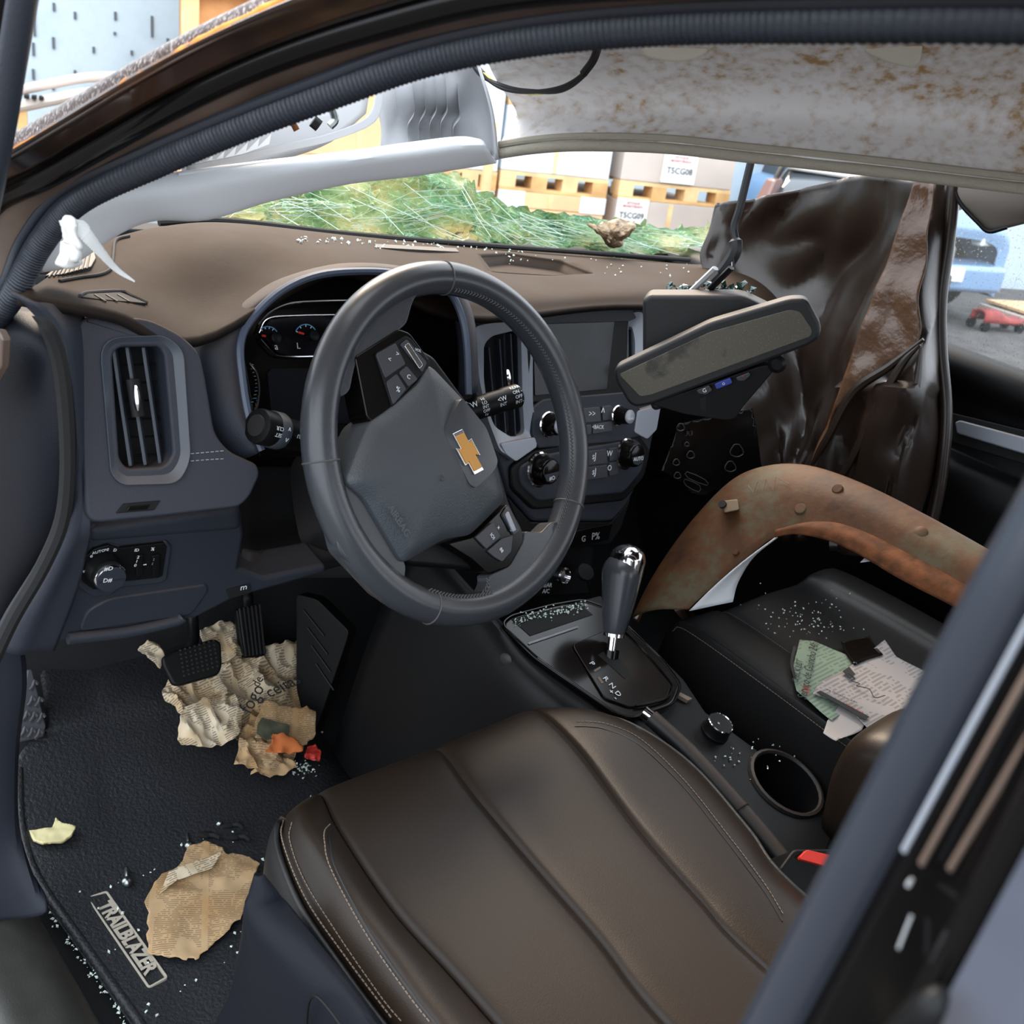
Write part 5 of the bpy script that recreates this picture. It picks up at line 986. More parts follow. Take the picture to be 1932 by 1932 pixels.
# ================================================================ passenger seat and what lies on it
ps = thing('passenger_seat', 'dark passenger seat cushion strewn with glass crumbs', 'seat', (.7, -.35, -.66))
PR = []
for y, z, w0, w1 in ((-.02, -.37, .48, .93), (-.035, -.335, .475, .935), (-.06, -.318, .470, .94), (-.2, -.318, .462, .95), (-.4, -.325, .455, .955), (-.7, -.33, .455, .955)):
    L_ = w1 - w0; PR.append([V((w0, y, z - .12)), V((w0, y, z - .004)), V((w0 + .012, y, z + .004)), V((w0 + .09, y, z + .002)), V((w0 + .12, y, z - .008)), V((w0 + L_ / 2, y, z - .004)), V((w1 - .12, y, z - .008)), V((w1 - .08, y, z + .004)), V((w1, y, z - .01)), V((w1 + .01, y, z - .12))])
patch('cushion', PR, M['seatdark'], ps, n=4, thick=.006, off=-1, flip=True)
dashes('stitching', [r[1] + V((-.001, 0, .001)) for r in PR[1:]], .0035, .0014, .0006, M['thread'], ps); dashes('stitching', [r[4] + V((0, 0, .001)) for r in PR[1:]], .003, .0014, .0004, M['thread'], ps)
patch('cushion_front', [[r + V((0, 0, 0)) for r in PR[0][1:9]], [V((p.x, -.03, -.6)) for p in PR[0][1:9]]], M['seatdark'], ps, n=3, thick=.005)
patch('backrest', [[V((x, y, z)) for x in (.47, .55, .7, .85, .94)] for y, z in ((-.78, -.32), (-.82, -.1), (-.9, .25))], M['seatdark'], ps, n=4, thick=.09, flip=True); box('base', (.5, -.7, -.66), (.92, -.08, -.45), M['void'], ps)
PP = Plane((.65, -.3, -.316), (0, 0, 1), (0, 1, 0))
M['label2'] = mat('white_paper', S(165, 158, 156), .85)
def wav(amp, f, s): return lambda a, b: .0035 + amp * noise.noise(V((a * f, b * f, s))) + amp
g1 = thing('green_form', 'pale green tow-service form lying on the passenger seat', 'paper', PP.px(1545, 1290), 'papers on the passenger seat')
sheet('sheet', PP.L([(1506, 1214), (1530, 1216), (1590, 1240), (1612, 1252), (1600, 1290), (1570, 1320), (1596, 1345), (1566, 1368), (1500, 1310), (1496, 1290), (1492, 1270)]), PP, .004, wav(.003, 22, 1), M['form_g'], g1, clean=True)
tube('black_border', [PP.px(u, v, .0085) for u, v in ((1500, 1220), (1494, 1250), (1500, 1280))], .0022, M['inkd'], g1, n=3, k=6, squash=.2); textpx('heading', 'Serviço de Guincho 24h', PP, 1526, 1262, 11, -1.35, M['inkd'], g1, .011, ext=.0002); textpx('heading', 'CHECK LIST', PP, 1505, 1266, 8, -1.35, M['inkd'], g1, .011, ext=.0002); textpx('heading', '24h', PP, 1521, 1300, 10, -1.35, M['red'], g1, .011, ext=.0002)
g2 = thing('white_form', 'white tow-service form with handwriting lying over the green form', 'paper', PP.px(1650, 1290), 'papers on the passenger seat')
sheet('sheet', PP.L([(1532, 1312), (1545, 1290), (1600, 1262), (1668, 1210), (1690, 1240), (1760, 1278), (1800, 1300), (1740, 1340), (1640, 1380), (1610, 1350), (1570, 1325)], .008), PP, .004, lambda a, b: .010 + .003 * noise.noise(V((a * 18, b * 18, 5))), M['form_w'], g2, clean=True)
prism('black_heading_bar', PP.L([(1541, 1306), (1548, 1303), (1640, 1352), (1632, 1358)], .014), PP, .0135, .0142, M['inkd'], g2, bevel=0); textpx('heading', 'de Guincho 24h', PP, 1588, 1313, 10, .42, M['inkd'], g2, .0145, ext=.0002); textpx('heading', '- 99692 2019', PP, 1610, 1335, 8, .5, M['red'], g2, .0145, ext=.0002)
tube('handwriting', [PP.px(u, v, .0145) for u, v in ((1600, 1270), (1612, 1280), (1606, 1284), (1622, 1290), (1616, 1294), (1640, 1300), (1650, 1316), (1670, 1312))], .0006, M['inkd'], g2, n=4, k=5)
prism('stamp', PP.L([(1590, 1266), (1602, 1258), (1614, 1272), (1604, 1280)], .014), PP, .0135, .0142, M['inkd'], g2, bevel=0)
g3 = tag(sheet('blank_paper', PP.L([(1552, 1386), (1560, 1362), (1588, 1328), (1640, 1348), (1625, 1380), (1575, 1402)], .004), PP, .004, wav(.003, 25, 8), M['label2'], clean=True), 'blank white paper corner sticking out below the white form', 'paper', 'papers on the passenger seat')
bs = tag(patch('black_scrap', [[PP.px(u, v, .004 + .004 * k) for u, v in ((1586 + dx, 1212 + k * 22), (1610 + dx, 1205 + k * 20), (1640 + dx, 1200 + k * 18))] for k, dx in ((0, 0), (1, 10), (2, 26))], M['gloss'], None, n=4, thick=.001), 'small shiny black plastic scrap beside the white form', 'scrap')
cs = []
for _ in range(90):
    u = 1480 + random.gauss(40, 45); v = 1165 + random.gauss(0, 22) + (u - 1500) * .12; cs.append(PP.px(u, v, .001))
tag(crumbs('glass_crumbs', cs, M['glassc'], None, .001, .0024), 'small broken glass crumbs scattered on the passenger seat', 'broken glass', kind='stuff')
cs = [CP.px(random.uniform(965, 1110), 0, 0) for _ in range(0)]
for _ in range(120):
    u = random.uniform(968, 1112); cs.append(CP.px(u, 1172 - (u - 968) * .2 + random.gauss(0, 6), .0015))
for _ in range(25): cs.append(CP.px(random.gauss(1400, 40), random.gauss(1425, 18), -.013))
tag(crumbs('glass_crumbs', cs, M['glassc'], None, .0008, .0026), 'greenish glass crumbs on the glossy tray before the gear lever', 'broken glass', kind='stuff')
# ---- wheel-arch panel
p1, p2, p3 = at(1220, 1150, z=-.30), at(1850, 1150, z=-.10), at(1500, 885, x=.60)
an = (p2 - p1).cross(p3 - p1).normalized(); an = an if an.dot(CAM - p1) > 0 else -an
ARP = Plane(p1, an)
arch = thing('wheel_arch_panel', 'detached curved wheel arch panel with bare primer and rust', 'car part', p1)
AO = [(1196, 1165), (1222, 1110), (1262, 1045), (1320, 970), (1385, 907), (1450, 882), (1525, 882), (1620, 913), (1740, 972), (1890, 1056), (2000, 1125)]
AI = [(1300, 1150), (1318, 1132), (1345, 1108), (1385, 1072), (1425, 1040), (1462, 1014), (1520, 1000), (1600, 1010), (1690, 1052), (1800, 1108), (1920, 1170)]
ao = [ARP.px(u, v, -.012) for u, v in AO]; ai = [ARP.px(u, v, 0) for u, v in AI]; am = [a.lerp(b, .45) + an * .012 for a, b in zip(ao, ai)]; ae = [p - an * .016 for p in ao]
def archmat():
    m, n, l, b, g = nodes('primer_and_rust', .65); b.inputs['Specular IOR Level'].default_value = .25
    a = n.new('ShaderNodeTexNoise'); a.inputs['Scale'].default_value = 7; a.inputs['Detail'].default_value = 9; a.inputs['Roughness'].default_value = .7; l.new(g.outputs['Position'], a.inputs[0])
    c = n.new('ShaderNodeTexNoise'); c.inputs['Scale'].default_value = 70; c.inputs['Detail'].default_value = 6; l.new(g.outputs['Position'], c.inputs[0])
    ad = n.new('ShaderNodeMath'); ad.operation = 'MULTIPLY_ADD'; l.new(c.outputs[0], ad.inputs[0]); ad.inputs[1].default_value = .25; l.new(a.outputs[0], ad.inputs[2])
    l.new(ramp(n, l, ad.outputs[0], [(.5, S(74, 66, 48)), (.58, S(72, 54, 33)), (.63, S(76, 45, 20)), (.8, S(52, 30, 14))]), b.inputs['Base Color'])
    bp = n.new('ShaderNodeBump'); bp.inputs['Strength'].default_value = .35; bp.inputs['Distance'].default_value = .002; l.new(c.outputs[0], bp.inputs['Height']); l.new(bp.outputs[0], b.inputs['Normal']); return m
M['archp'] = archmat()
patch('outer_skin', [ae, ao, am, ai], M['archp'], arch, n=6, thick=.002); tube('rolled_edge', [p - an * .004 for p in ao], .0028, M['trimback'], arch, n=6, k=8)
LI = [(1462, 1014), (1500, 1008), (1555, 1018), (1600, 1036), (1640, 1058), (1700, 1094), (1780, 1135), (1850, 1172), (1930, 1215)]
LO = [(1470, 1000), (1520, 988), (1575, 988), (1630, 1005), (1690, 1034), (1750, 1066), (1820, 1104), (1890, 1142), (1960, 1180)]
li = [ARP.px(u, v, .012) for u, v in LI]; lo__ = [ARP.px(u, v, .004) for u, v in LO]
patch('rusty_lip', [lo__, [a.lerp(b, .5) + an * .006 for a, b in zip(lo__, li)], li], M['archr'], arch, n=5, thick=.002)
patch('inner_lip', [[ARP.px(u, v, .002) for u, v in ((1300, 1152), (1345, 1108), (1400, 1060), (1462, 1014))], [ARP.px(u, v, -.03) for u, v in ((1382, 1136), (1392, 1096), (1420, 1050), (1466, 1012))]], M['trimback'], arch, n=5, thick=.002)
mk('clip_bracket', [ARP.px(u, v, h) for h in (0, .028) for u, v in ((1360, 945), (1392, 942), (1395, 962), (1366, 968))], [(3, 2, 1, 0), (4, 5, 6, 7), (0, 1, 5, 4), (1, 2, 6, 5), (2, 3, 7, 6), (3, 0, 4, 7)], M['archm'], arch, bevel=.002)
lathe('clip_hole', [(.001, 0), (.006, .0), (.006, .004), (.001, .004)], ARP.px(1364, 953, .028), ARP.n, M['void'], arch, k=14)
for u, v, r in ((1510, 960, .009), (1736, 1005, .010), (1580, 922, .008), (1388, 1042, .005)): lathe('stud', [(r, -.004), (r * .95, .0005), (r * .8, .0015), (.001, .0016)], ARP.px(u, v, .006), ARP.n, M['archp'], arch, k=16)
tube('chalk_scrawl', [ARP.px(u, v, .009) for u, v in ((1412, 916), (1422, 930), (1430, 908), (1440, 928), (1446, 905), (1460, 926), (1464, 900), (1490, 914))], .0006, M['thread'], arch, n=1, k=4)
bolt_ = mk('hook_tab', [ARP.px(u, v, h) for h in (.0, .008) for u, v in ((1622, 1062), (1645, 1038), (1650, 1058))], [(2, 1, 0), (3, 4, 5), (0, 1, 4, 3), (1, 2, 5, 4), (2, 0, 3, 5)], M['silver'], arch, bevel=.001)
# ================================================================ footwell
FP = Plane((-.15, 0, -.655), (0, 0, 1), (0, 1, 0))
def fz(y): return -.655 if y < .2 else -.655 + .9 * (y - .2) ** 1.5
fm = thing('floor_mat', 'black grained rubber floor mat with stitched name badge', 'floor mat', (-.15, 0, -.66))
def onfloor(u, v):
    p = at(u, v, z=-.655)
    for _ in range(30): p = at(u, v, z=fz(p.y))
    return p
mg = []
for L_ in (((250, 1932), (480, 1932), (700, 1932)), ((150, 1790), (400, 1800), (640, 1800)), ((62, 1660), (330, 1660), (620, 1680)), ((34, 1560), (280, 1540), (640, 1560)), ((30, 1460), (270, 1440), (660, 1470)), ((62, 1400), (260, 1370), (600, 1380)), ((92, 1370), (250, 1300), (540, 1290)), ((78, 1260), (230, 1215), (480, 1180))):
    mg.append([onfloor(u, v) for u, v in L_])
mg = [[p + (mg[0][i] - mg[1][i]) * 1.2 for i, p in enumerate(mg[0])]] + mg
patch('mat_sheet', [[r[0] + V((-.004, 0, .005)), r[0] + V((.008, 0, .009)), r[0].lerp(r[1], .5) + V((0, 0, .004)), r[1] + V((0, 0, .004)), r[2] + V((0, 0, .004))] for r in mg], M['matrub'], fm, n=6, thick=.006)
tube('raised_edge', [r[0] + V((.003, 0, .007)) for r in mg[:6]], .006, M['matrub'], fm, n=5, k=10)
mz = .006
bdg = [(162, 1694), (202, 1681), (318, 1845), (280, 1866)]
P4 = [FP.ab(u, v, mz) for u, v in bdg]
M['badge'] = mat('badge_thread', S(165, 156, 142), .85, bump=.5, bscale=900)
c4 = sum((V(k) for k in P4), V((0, 0))) / 4; e_ = (V(P4[2]) - V(P4[1])).normalized(); f_ = V((-e_.y, e_.x))
def insetp(p, d): q_ = V(p) - c4; x_, y_ = q_.dot(e_), q_.dot(f_); return tuple(c4 + e_ * (x_ - math.copysign(d, x_)) + f_ * (y_ - math.copysign(d, y_)))
ringpl('badge_border', rnd(P4, .004), rnd([insetp(p, .0026) for p in P4], .002), FP, mz - .003, mz + .0015, M['badge'], fm)
dx = (V(P4[2]) + V(P4[3]) - V(P4[0]) - V(P4[1])) / 2; mid = sum((V(k) for k in P4), V((0, 0))) / 4; hgt = (V(P4[1]) - V(P4[0])).length
text('badge_lettering', 'TRAILBLAZER', FP, mid.x, mid.y, hgt * .92, math.atan2(dx.y, dx.x), M['badge'], fm, mz + .0005, ext=.001, bold=.0009, sx=dx.length * .84 / (hgt * .92 * 6.6))
# foot rest
dp = thing('foot_rest', 'grey dead pedal with raised wavy tread at far left', 'pedal', onfloor(60, 1380))
DR = Plane(onfloor(62, 1380) + V((0, 0, .03)), (.1, -.75, .66)); do = [(52, 1262), (62, 1262), (88, 1370), (84, 1390), (34, 1402), (36, 1350)]
M['fr'] = mat('foot_rest', S(64, 64, 68), .6, bump=.2, bscale=500)
prism('pad', DR.L(do), DR, -.03, 0, M['fr'], dp, bevel=.003)
for i in range(4):
    for j in range(3):
        u = 44 + j * 14 - (3 - i) * 0 + (4 if i % 2 else 0); v = 1385 - i * 30 + j * 2
        if not inside((u, v), [(54, 1270), (62, 1270), (84, 1368), (80, 1388), (38, 1398)]): continue
        tube('tread_rib', [DR.px(u - 6, v + 5, .001), DR.px(u, v - 3, .001), DR.px(u + 3, v - 12, .001), DR.px(u + 9, v - 6, .001)], .0024, M['fr'], dp, n=3, k=6)
# brake pedal
bp = thing('brake_pedal', 'black rubber brake pedal with dotted pad over crumpled newspaper', 'pedal', at(365, 1250, y=.35))
BPl = Plane(at(365, 1248, y=.35), (-.15, -.72, .68)); bo = [(306, 1240), (330, 1226), (405, 1204), (418, 1212), (420, 1258), (412, 1274), (340, 1294), (326, 1292), (308, 1256)]
prism('pad', BPl.L(bo), BPl, -.012, 0, M['black'], bp, bevel=.004, r=.006)
dvs = []
dots = []
for i in range(8):
    for j in range(7):
        u = 340 + i * 9 + j * 1.2; v = 1227 + j * 8 - i * 2.6; 
        if u < 416: dots.append(BPl.px(u, v, 0))
dv = []; df = []
for p in dots:
    k = len(dv)
    for r, h in ((.0018, 0), (.0013, .0012)):
        for t_ in range(6): dv.append(p + BPl.ex * r * math.cos(t_ * 1.047) + BPl.ey * r * math.sin(t_ * 1.047) + BPl.n * h)
    df += [(k + t_, k + (t_ + 1) % 6, k + 6 + (t_ + 1) % 6, k + 6 + t_) for t_ in range(6)] + [tuple(range(k + 6, k + 12))]
mk('grip_dots', dv, df, M['blackdust'], bp, kind='stuff'); tube('arm', [BPl.px(365, 1240, -.01), at(366, 1190, y=.40), at(362, 1150, y=.42), at(360, 1080, y=.42)], .008, M['black'], bp, n=4)
apd = thing('accelerator_pedal', 'ribbed black accelerator pedal right of the brake pedal', 'pedal', at(480, 1200, y=.42))
APl = Plane(at(478, 1190, y=.42), (0, -.85, .5)); prism('pad', APl.L([(446, 1150), (488, 1140), (504, 1232), (496, 1240), (462, 1242), (456, 1232)]), APl, -.012, 0, M['black'], apd, bevel=.003)
for k in range(6): tube('rib', [APl.px(452 + k * 7.5, 1148 - k * 1.5, .001), APl.px(464 + k * 7, 1238 - k * 1, .001)], .0016, M['blackdust'], apd, n=1, k=6)
tube('arm', [APl.px(468, 1150, -.01), at(466, 1120, y=.46), at(462, 1060, y=.46)], .009, M['black'], apd, n=3)
# crumpled newspapers
def crum(amp, f, s, base=.004):
    def h(a, b):
        p = V((a * f, b * f, s)); v_ = 1 - abs(noise.noise(p)) * 2; w_ = 1 - abs(noise.noise(p * 2.3 + V((5, 1, 0)))) * 2
        return base + amp * (max(0, v_) + .45 * max(0, w_)) * .7
    return h
NP = Plane(onfloor(455, 1350) + V((0, 0, .01)), (-.02, -.38, .92), (0, 1, 0))
ngrp = 'torn newspapers in the driver footwell'
n1 = thing('crumpled_newspaper', 'large crumpled newspaper heap below the pedals', 'newspaper', NP.px(450, 1330), ngrp)
sheet('heap_sheet', torn(NP.L([(296, 1330), (310, 1302), (340, 1290), (400, 1280), (430, 1250), (480, 1236), (520, 1240), (552, 1222), (566, 1250), (572, 1290), (566, 1345), (500, 1400), (430, 1412), (340, 1410), (334, 1370)])), NP, .0032, crum(.035, 16, 2), M['news'], n1, clean=True)
textpx('headline', 'ceitas', NP, 534, 1294, 30, -.45, M['inkd'], n1, .046, ext=.0003); textpx('headline', 'fogo', NP, 476, 1318, 32, -1.05, M['inkd'], n1, .046, ext=.0003); textpx('headline', 'de', NP, 486, 1286, 20, -1.05, M['inkd'], n1, .046, ext=.0003)
def paperthing(lb, poly, amp, f, s, mt, base, cell=.004, pl=NP, nm='crumpled_newspaper'):
    o = sheet(nm, torn(pl.L(poly, base)), pl, cell * .75, crum(amp, f, s, base), M[mt], clean=True); return tag(o, lb, 'newspaper', ngrp)
paperthing('pale folded newspaper flap left under the heap', [(334, 1395), (340, 1350), (380, 1322), (440, 1316), (460, 1350), (440, 1400), (400, 1412), (340, 1408)], .014, 20, 4, 'news', .034)
paperthing('tan newspaper lump at the near end of the heap', [(436, 1452), (450, 1395), (470, 1350), (520, 1340), (560, 1400), (556, 1430), (545, 1458), (515, 1470), (480, 1462)], .022, 22, 7, 'news2', .014)
n4 = thing('newspaper_page', 'tan newspaper page corner with dark photo block', 'newspaper', NP.px(540, 1370), ngrp)
sheet('page', torn(NP.L([(486, 1350), (500, 1322), (550, 1336), (596, 1342), (590, 1395), (570, 1408), (520, 1400), (480, 1392)], .05)), NP, .004, crum(.006, 14, 3, .048), M['news2'], n4, clean=True)
prism('photo_block', NP.L([(486, 1366), (494, 1354), (546, 1368), (544, 1392), (500, 1396), (484, 1384)], .056), NP, .0555, .0565, mat('photo_print', S(74, 74, 58), .8, var=.4, vscale=60), n4, bevel=0)
paperthing('orange printed paper scrap on the newspaper heap', [(498, 1420), (514, 1386), (536, 1386), (572, 1410), (570, 1420), (530, 1424)], .006, 30, 2, 'orange', .06, nm='orange_scrap')
paperthing('crumpled red-lettered paper scrap at the end of the heap', [(572, 1432), (578, 1412), (592, 1408), (604, 1422), (602, 1438)], .008, 50, 3, 'red', .035, .003, nm='red_scrap')
paperthing('newspaper strip standing between brake and accelerator pedals', [(372, 1200), (390, 1190), (430, 1180), (446, 1196), (456, 1240), (420, 1256), (400, 1250), (380, 1236)], .02, 18, 9, 'news', .03)
paperthing('newspaper corner with blue print left of the brake pedal', [(258, 1228), (276, 1214), (300, 1220), (310, 1250), (300, 1268), (282, 1250)], .01, 25, 5, 'news', .02)
paperthing('tan wad of paper just below the page corner', [(470, 1466), (486, 1440), (520, 1428), (548, 1436), (556, 1452), (530, 1470)], .012, 26, 11, 'news2', .022)
MP = Plane(onfloor(380, 1700) + V((0, 0, .008)), (0, 0, 1), (0, 1, 0))
n5 = thing('newspaper_sheet', 'flat torn tan newspaper sheet lying beside the mat badge', 'newspaper', MP.px(380, 1710), ngrp)
sheet('sheet', torn(MP.L([(276, 1700), (290, 1672), (320, 1648), (345, 1630), (352, 1608), (385, 1594), (420, 1604), (424, 1618), (440, 1612), (470, 1618), (490, 1634), (478, 1664), (470, 1690), (455, 1735), (425, 1768), (395, 1790), (368, 1816), (362, 1802), (352, 1818), (310, 1812), (276, 1800), (276, 1750)])), MP, .0035, crum(.006, 14, 6, .002), M['news2'], n5, clean=True)
sheet('grey_fold', MP.L([(300, 1690), (318, 1650), (345, 1636), (420, 1610), (400, 1640), (330, 1668)], .008), MP, .0035, crum(.004, 20, 1, .009), M['news'], n5, clean=True)
tag(sheet('foam_scrap', MP.L([(54, 1596), (96, 1590), (104, 1572), (118, 1582), (142, 1588), (134, 1604), (116, 1616), (80, 1620), (62, 1612)]), MP, .0025, crum(.003, 40, 3, .022), M['cream'], thick=.004, clean=True), 'small torn cream foam scrap near the left edge of the mat', 'scrap')
# screws, clips and glass on the mat
def clip(u, v, tl, lb):
    o_ = MP.px(u, v, 0); t = thing('push_clip', lb, 'clip', o_, 'black trim clips on the mat')
    lathe('head', [(.001, 0), (.010, 0), (.011, .002), (.008, .004), (.001, .0045)], o_, (.2, .2 + tl, 1), M['void'], t, k=16); tube('stem', [o_, o_ + V((.006, -.012, .006 + tl * .01)), o_ + V((.010, -.018, .006))], .003, M['void'], t, n=2, k=8)
clip(388, 1576, .1, 'leftmost black clip by the loose screw'); clip(432, 1558, .4, 'black clip farthest from the flat newspaper sheet'); clip(444, 1580, .3, 'black clip nearest the driver seat'); clip(452, 1468, .5, 'black clip at the foot of the newspaper heap')
def screw(u, v, lb, r=.005):
    o_ = MP.px(u, v, .001); t = thing('screw', lb, 'screw', o_, 'loose screws on the mat'); lathe('head', [(r * .9, 0), (r * 1.2, .001), (r, .004), (r * .6, .006), (.0005, .0065)], o_, (.2, -.3, 1), M['steel'], t, k=14); tube('shank', [o_, o_ + V((.004, .010, .002)), o_ + V((.008, .02, .001))], r * .45, M['steel'], t, n=2, k=8)
screw(240, 1664, 'bright bolt head alone on the mat above the badge', .006); screw(413, 1556, 'grey screw lying among the black clips', .004); screw(356, 1596, 'small bright bolt at the top corner of the flat newspaper', .005)
cs = []
for k in range(150):
    t = random.random() ** .9; u = 62 + 190 * t + random.gauss(-2, 7); v = 1668 + 262 * t + random.gauss(4, 8); p = at(u, v, z=-.652); cs.append(p)
for k in range(140): u = random.uniform(60, 620); v = random.uniform(1350, 1930); cs.append(MP.px(u, v, 0)) if u > (v - 1620) * .7 + 60 else None
for k in range(50): cs.append(NP.px(570 + random.gauss(0, 12), 1452 + random.gauss(0, 8), .0))
tag(crumbs('glass_crumbs', cs, M['glassc'], None, .0007, .0034), 'broken glass crumbs along the mat edge and door sill', 'broken glass', kind='stuff')

# ================================================================ pillar trim, headliner, windscreen
pt = thing('pillar_trim', 'pale grey plastic pillar trim torn loose over the dashboard', 'trim panel', at(300, 380, x=-.2))
def dep(u): return -.375 + (u - 100) / 835 * .385      # the trim leaves the pillar and swings inwards
TT = [(96, 470), (126, 424), (165, 384), (240, 354), (336, 332), (480, 312), (650, 292), (780, 274), (866, 264), (905, 268)]
TB = [(76, 508), (128, 494), (216, 436), (288, 410), (386, 408), (505, 374), (650, 342), (780, 326), (870, 312), (934, 302)]
tt = [at(u, v, x=dep(u)) for u, v in TT]; tb = [at(u, v, x=dep(u) + .01) for u, v in TB]
tm = [a.lerp(b, .45) + V((-.012, -.012, .004)) for a, b in zip(tt, tb)]
patch('trim_face', [[p + V((.012, .014, -.004)) for p in tt], tt, tm, tb, [p + V((.02, .02, .002)) for p in tb]], M['trim'], pt, n=6, thick=.003)
tube('trim_edge', [p + V((-.001, -.002, .001)) for p in tt[4:9]], .0022, M['trim'], pt, n=6, k=8)
patch('trim_flap', [[at(u, v, x=dep(u) + .012) for u, v in ((345, 392), (400, 368), (470, 352), (555, 344))], [at(u, v, x=dep(u) + .012) for u, v in ((352, 404), (400, 404), (470, 388), (556, 350))]], M['trim'], pt, n=6, thick=.002)
BKX = .035
def bk_(u, v, d=BKX): return at(u, v, x=dep(u) + d)
patch('rear_flange', [[bk_(700, 120), bk_(710, 190), bk_(722, 240), bk_(718, 280)], [bk_(770, 100), bk_(775, 180), bk_(778, 230, .045), bk_(775, 276)], [bk_(840, 90), bk_(848, 180), bk_(852, 225, .05), bk_(850, 270)], [bk_(880, 80), bk_(892, 118), bk_(915, 200, .045), bk_(920, 290)], [bk_(888, 80, .01), bk_(897, 115, .01), bk_(925, 210, .01), bk_(936, 302, .01)]], M['trimback'], pt, n=6, thick=.003)
for k, (u, v0, v1) in enumerate(((740, 148, 222), (776, 138, 264), (797, 130, 262), (818, 126, 262), (838, 128, 262), (862, 158, 262))):
    pts_ = [bk_(u, v0, .028), bk_(u + 3, v0 + (v1 - v0) * .4, .028)] + ([bk_(u + 4, v0 + (v1 - v0) * .6, .026), bk_(u - 8, v0 + (v1 - v0) * .78, .02), bk_(u - 8, v1, .016)] if k else [bk_(u + 8, v1, .03)])
    pth = spline(pts_, 6); vs_ = []; fs = []
    for p in pth: vs_ += [p + V((-.006, -.0086, 0)), p + V((-.0045, -.0068, 0)), p + V((.024, .029, 0)), p + V((.0222, .0272, 0))]
    for i in range(len(pth) - 1):
        for j in range(4): fs.append((i * 4 + j, i * 4 + (j + 1) % 4, i * 4 + 4 + (j + 1) % 4, i * 4 + 4 + j))
    mk('stiffening_rib', vs_, fs, M['trimback'], pt)
patch('upper_rail', [[bk_(u, v, .02) for u, v in ((350, 312), (450, 292), (540, 270), (620, 252), (690, 222), (708, 180), (706, 150))], [bk_(u, v, .02) for u, v in ((350, 326), (450, 304), (545, 284), (625, 266), (705, 232), (722, 180), (720, 140))]], M['trimback'], pt, n=5, thick=.004)
patch('inner_web', [[bk_(u, v, .05) for u, v in ((340, 300), (440, 262), (540, 225), (640, 190), (700, 150))], [bk_(u, v, .05) for u, v in ((345, 345), (440, 325), (540, 300), (625, 268), (690, 215))]], M['trimback'], pt, n=4, thick=.003)
for k in range(6):
    u = 372 + k * 22; v = 322 - k * 8; mk('snap_tooth', [bk_(u, v, .018), bk_(u + 26, v - 10, .018), bk_(u + 30, v - 30, .018), bk_(u, v, .021), bk_(u + 26, v - 10, .021), bk_(u + 30, v - 30, .021)], [(0, 1, 2), (5, 4, 3), (0, 3, 4, 1), (1, 4, 5, 2), (2, 5, 3, 0)], M['trim'], pt, smooth=False)
for u in (462, 480): tube('moulded_mark', [bk_(u + 4 * math.cos(t_), 250 + 4 * math.sin(t_), .046) for t_ in [k * .7 for k in range(9)]], .0006, M['trim'], pt, n=2, k=5)
tube('metal_clip', [bk_(u, v, .03) for u, v in ((612, 190), (624, 200), (632, 225), (622, 238))], .004, M['steel'], pt, n=4, k=8); tube('rust_clip', [bk_(u, v, .03) for u, v in ((540, 222), (552, 232), (560, 246))], .003, M['archr'], pt, n=4, k=8); tube('plug', [bk_(590, 228, .028), bk_(602, 238, .028)], .006, M['black'], pt, n=2, k=10)
prism('pink_sticker', Plane(bk_(850, 115, .03), (-.6, -.8, .1)).L([(830, 128), (845, 108), (876, 104), (870, 128)]), Plane(bk_(850, 115, .03), (-.6, -.8, .1)), 0, .0006, mat('pink_sticker', S(224, 205, 214), .8), pt, bevel=0)
# torn white tape hanging from the trim
tw = thing('torn_tape', 'torn white cloth tape hanging from the pillar trim', 'tape', at(150, 450, x=-.385))
patch('wad', [[at(u, v, x=-.392 + .006 * math.sin(k * 2 + u)) for u, v in ((122 + k % 2 * 3, 416 + k * 21), (136, 412 + k * 22), (150 - k % 2 * 4, 416 + k * 20), (156 - k * 2, 424 + k * 18))] for k in range(5)], M['tapew'], tw, n=4, thick=.004, fn=lambda a, b, p: V((noise.noise(p * 90) * .006, noise.noise(p * 80 + V((3, 0, 0))) * .006, noise.noise(p * 70) * .004)))
sp_ = [at(u, v, x=x) for u, v, x in ((140, 420, -.39), (160, 440, -.388), (190, 475, -.375), (220, 508, -.36), (254, 531, -.345))]
tube('ribbed_strip', sp_, .006, M['tapew'], tw, n=24, k=8, squash=.3, rfn=lambda t: (.0085 * (1 - t) + .0008) * (1 + .08 * math.sin(t * 260)))
# headliner
hd = thing('headliner', 'sagging felt-backed headliner with rust-brown stains and foam pads', 'headliner', at(1400, 200, x=.2))
def hx(u): return .03 + (u - 935) / 1000 * .24
HB = [(938, 290), (1010, 280), (1100, 275), (1250, 279), (1400, 295), (1550, 311), (1700, 328), (1850, 346), (2000, 362), (2150, 372)]
HM = [(978, 215), (1030, 205), (1110, 200), (1250, 200), (1400, 205), (1550, 212), (1700, 220), (1850, 230), (2000, 240), (2150, 250)]
HT = [(925, 118), (1010, 110), (1100, 105), (1250, 100), (1400, 100), (1550, 100), (1700, 100), (1850, 105), (2000, 110), (2150, 120)]
HU = [(900, 40), (1000, 30), (1100, 20), (1250, 10), (1400, 0), (1550, 0), (1700, 0), (1850, 0), (2000, 0), (2150, 0)]
hb = [at(u, v, x=hx(u)) for u, v in HB]; hm_ = [at(u, v, x=hx(u) + .03) for u, v in HM]; ht = [at(u, v, x=hx(u) - .03) for u, v in HT]; hu = [at(u, v, x=hx(u) - .11) for u, v in HU]
hb, hm_, ht, hu = [r_ + [r_[-1] + V((.05 * i, -.16 * i, 0)) for i in (1, 2, 3)] for r_ in (hb, hm_, ht, hu)]
